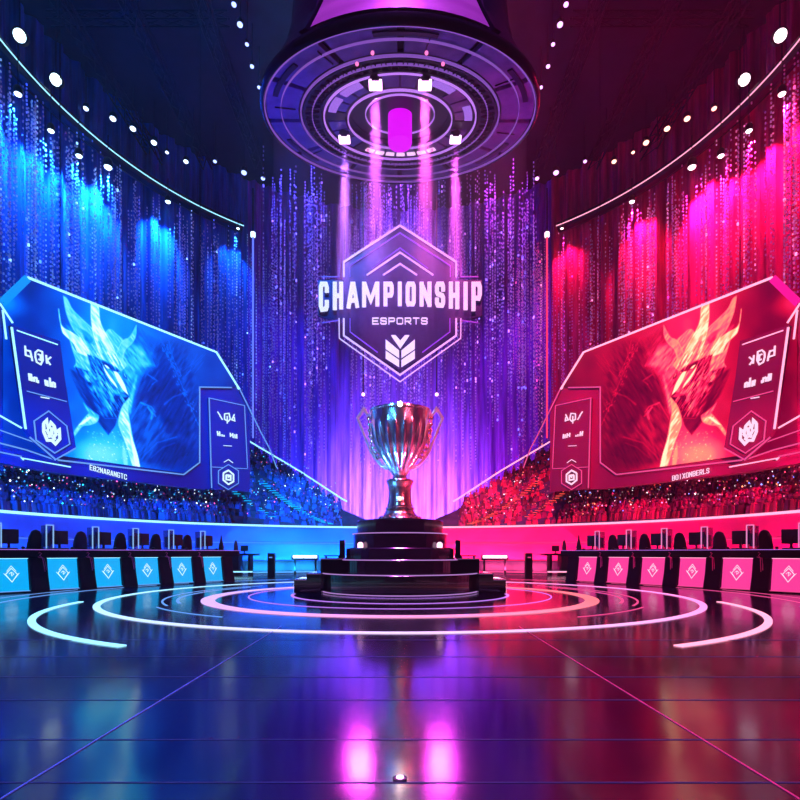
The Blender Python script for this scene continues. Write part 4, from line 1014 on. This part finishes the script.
# big beam from the rig and the wash of the rear curtain
area('rig_column', (0,17.5,24.0), (0,17.6,0), (.42,.12,1.0), 2200, 3.0, 3.0, 5, 'DISK')
for x, c, e_ in ((-2.8,(.05,.2,1),9000), (0,(.55,.40,1),30000), (2.8,(.85,.06,.6),8000)):
    spot('rear_wash', (x*.6,30.8,.6), (x*1.5,37.6,3.0), c, e_, 92, .9, .3)
for x, c in ((-4.5,(.06,.05,1)), (0,(.26,.04,1)), (4.5,(.5,.03,.8))):
    spot('rear_top', (x*1.2,29.0,24.5), (x*1.7,36.5,8), c, 8000, 55, .9, .3)
for P in SIDES:
    s = P['s']; left = s < 0
    spot('stage_wash', (s*9,9,22), (s*8.5,12.5,0), P['wash'], 26000, 44, .9, .3)  # unseen overhead spots added to colour the stage floor
    spot('stage_wash', (s*4.5,3,20), (s*4.2,4.5,0), P['wash'], 16000, 40, .9, .3)
    spot('screen_wash', (s*4,9,13), (s*13,20,7), P['wash'], 5000, 34, .9, .3)  # unseen spot added to brighten the screen frame and boards
    for tx, ty, tz, c, e_ in ((13.5,19,3.6,P['wash'],34000), (11,24,3.6,P['wash'],40000), (6.5,27,3.2,(.01,.32,1) if left else (1,.04,.2),60000), (2.5,28.5,2.8,(.05,.3,1) if left else (1,.1,.35),40000)):
        spot('stand_wash', (s*2.5,13,21.5), (s*tx,ty,tz), c, e_, 24, .8, .2)  # unseen narrow spots added to brighten the stands
    for tx, ty, tz, e_ in ((13.6,18.5,3.9,5000), (12.2,23.5,4.2,11000), (8.5,27,4.2,12000)):
        spot('crowd_wash', (s*10.2,8.6,4.4), (s*tx,ty,tz), P['wash'], e_, 26, .8, .25)  # unseen side spots added to brighten the crowd under the screens
    spot('added_trophy_uplight', (s*2.95,12.2,.45), (s*.3,14.2,3.6), (.03,.35,1) if left else (1,.05,.16), 1500, 40, .5, .16)  # unseen floor spots added for highlights on the cup
    spot('added_trophy_uplight', (s*2.9,16.0,.6), (s*.4,14.2,3.8), (.15,.3,1) if left else (1,.12,.4), 1800, 40, .5, .16)  # unseen rear pair added to rim the handles
    spot('added_trophy_key', (s*7,7.5,17), (0,14.2,3.4), (.05,.3,1) if left else (1,.04,.15), 9000, 13, .4, .8)  # unseen side spots added for the trophy's blue and red highlights
    spot('added_rig_uplight', (s*6.5,10,.2), (s*2.3,13.8,12.2), (.03,.04,1) if left else (1,.01,.3), 9000, 19, .8, .2)  # unseen spots added to tint the rig's underside blue and red
    for th in (.16,.45,.75,1.05,1.4):
        x, y = s*(PR-1.0)*math.sin(th), PC+(PR-1.0)*math.cos(th)
        area('parapet_wash', (x,y,.25), (s*(PR+.1)*math.sin(th), PC+(PR+.1)*math.cos(th), 1.35), (P['wash'] if th > .5 else (1,.06,.25)) if s>0 else ((.01,.2,1) if th > .5 else (.01,.4,1)), 150 if th > .5 else 260, 3.0, .2)  # unseen light strips added along the foot to brighten the parapet
spot('added_front_key', (0,3.5,16), (0,14.2,3.4), (1,.5,.45), 5000, 14, .4, .5)  # unseen warm spot added for the trophy's front
for s in (-1, 1):
    col = 'blue' if s < 0 else 'red'
    p = Vector((s*1.4,20.6,7.05)); lamp('back', p, .07, M_hot, f"tiny added magenta lamp hanging below the sign, on the {col} side of the trophy", 'added lamps below the sign', down=(0,-.9,-.4), top=25.58)  # lamps added to give the front floor its magenta reflection
    spot('added_back_beam', p+Vector((0,-.15,-.05)), (s*.2,2.7,0), (1,.06,.85), 1300, 34, .9, .5)
for s in (-1, 1): spot('added_trophy_front', (s*6.5,2.5,7.5), (0,14.2,3.5), (.05,.35,1) if s<0 else (1,.08,.16), 6000, 12, .5, .9)  # unseen spots near the camera, added for highlights on the bowl
spot('shell_light', (0,5,24), (0,11.5,14), (.8,.15,1), 15000, 40, .8, .3)  # unseen violet spot added to brighten the rig's upper shell

# haze in the hall
hz = MB().prism([(x,y,.02) for x,y in [(-16.2,-2.8),(16.2,-2.8)]]+[arc_pt(t, 16.2, .02) for t in np.linspace(1.9,-1.9,60)], (0,0,25.5)).build('haze', None)
hm = bpy.data.materials.new('haze'); hm.use_nodes = True; nt = hm.node_tree; nt.nodes.clear()
ou = nt.nodes.new('ShaderNodeOutputMaterial'); vs = nt.nodes.new('ShaderNodeVolumeScatter'); vs.inputs['Density'].default_value = .0022; vs.inputs['Anisotropy'].default_value = .25
nt.links.new(vs.outputs['Volume'], ou.inputs['Volume']); hz.data.materials.append(hm)
pl = MB().lathe([(3.3,6.0),(3.3,11.7)], 48, Matrix.Translation((0,14.4,0))).build('smoke_column', None)
pm = hm.copy(); pm.name = 'smoke'; pt = pm.node_tree; pv = pt.nodes['Volume Scatter']; tcn = pt.nodes.new('ShaderNodeTexCoord'); sxn = pt.nodes.new('ShaderNodeSeparateXYZ')
m1 = pt.nodes.new('ShaderNodeMapRange'); m1.inputs['From Min'].default_value = 6.4; m1.inputs['From Max'].default_value = 11.2; m1.inputs['To Min'].default_value = 0; m1.inputs['To Max'].default_value = .06; m1.interpolation_type = 'SMOOTHSTEP'
pt.links.new(tcn.outputs['Object'], sxn.inputs[0]); pt.links.new(sxn.outputs['Z'], m1.inputs['Value']); pt.links.new(m1.outputs['Result'], pv.inputs['Density']); pl.data.materials.append(pm)
tag(pl, 'faint smoke under the round rig catching its lamp beams', 'smoke', kind='stuff')
tag(hz, 'thin theatrical haze filling the hall and showing the light beams', 'haze', kind='stuff')

# ------------------------------------------------------------------ world, camera, view
W = bpy.data.worlds.new('night'); SC.world = W; W.use_nodes = True
W.node_tree.nodes['Background'].inputs[0].default_value = (.02,.015,.06,1); W.node_tree.nodes['Background'].inputs[1].default_value = .3
cam = bpy.data.cameras.new('camera'); co = bpy.data.objects.new('camera', cam); COL.objects.link(co)
co.location = EYEV; co.rotation_euler = (PI/2,0,0); cam.sensor_width = 36; cam.lens = 36*F/800; cam.shift_y = (YH-400)/800; cam.clip_end = 200
SC.camera = co
SC.view_settings.view_transform = 'Standard'; SC.view_settings.look = 'None'; SC.view_settings.gamma = 1; SC.view_settings.exposure = 0
SC.cycles.use_denoising = True
SC.cycles.volume_bounces = 0; SC.cycles.max_bounces = 6; SC.cycles.glossy_bounces = 3; SC.cycles.diffuse_bounces = 2; SC.cycles.transparent_max_bounces = 12
SC.cycles.caustics_reflective = False; SC.cycles.caustics_refractive = False
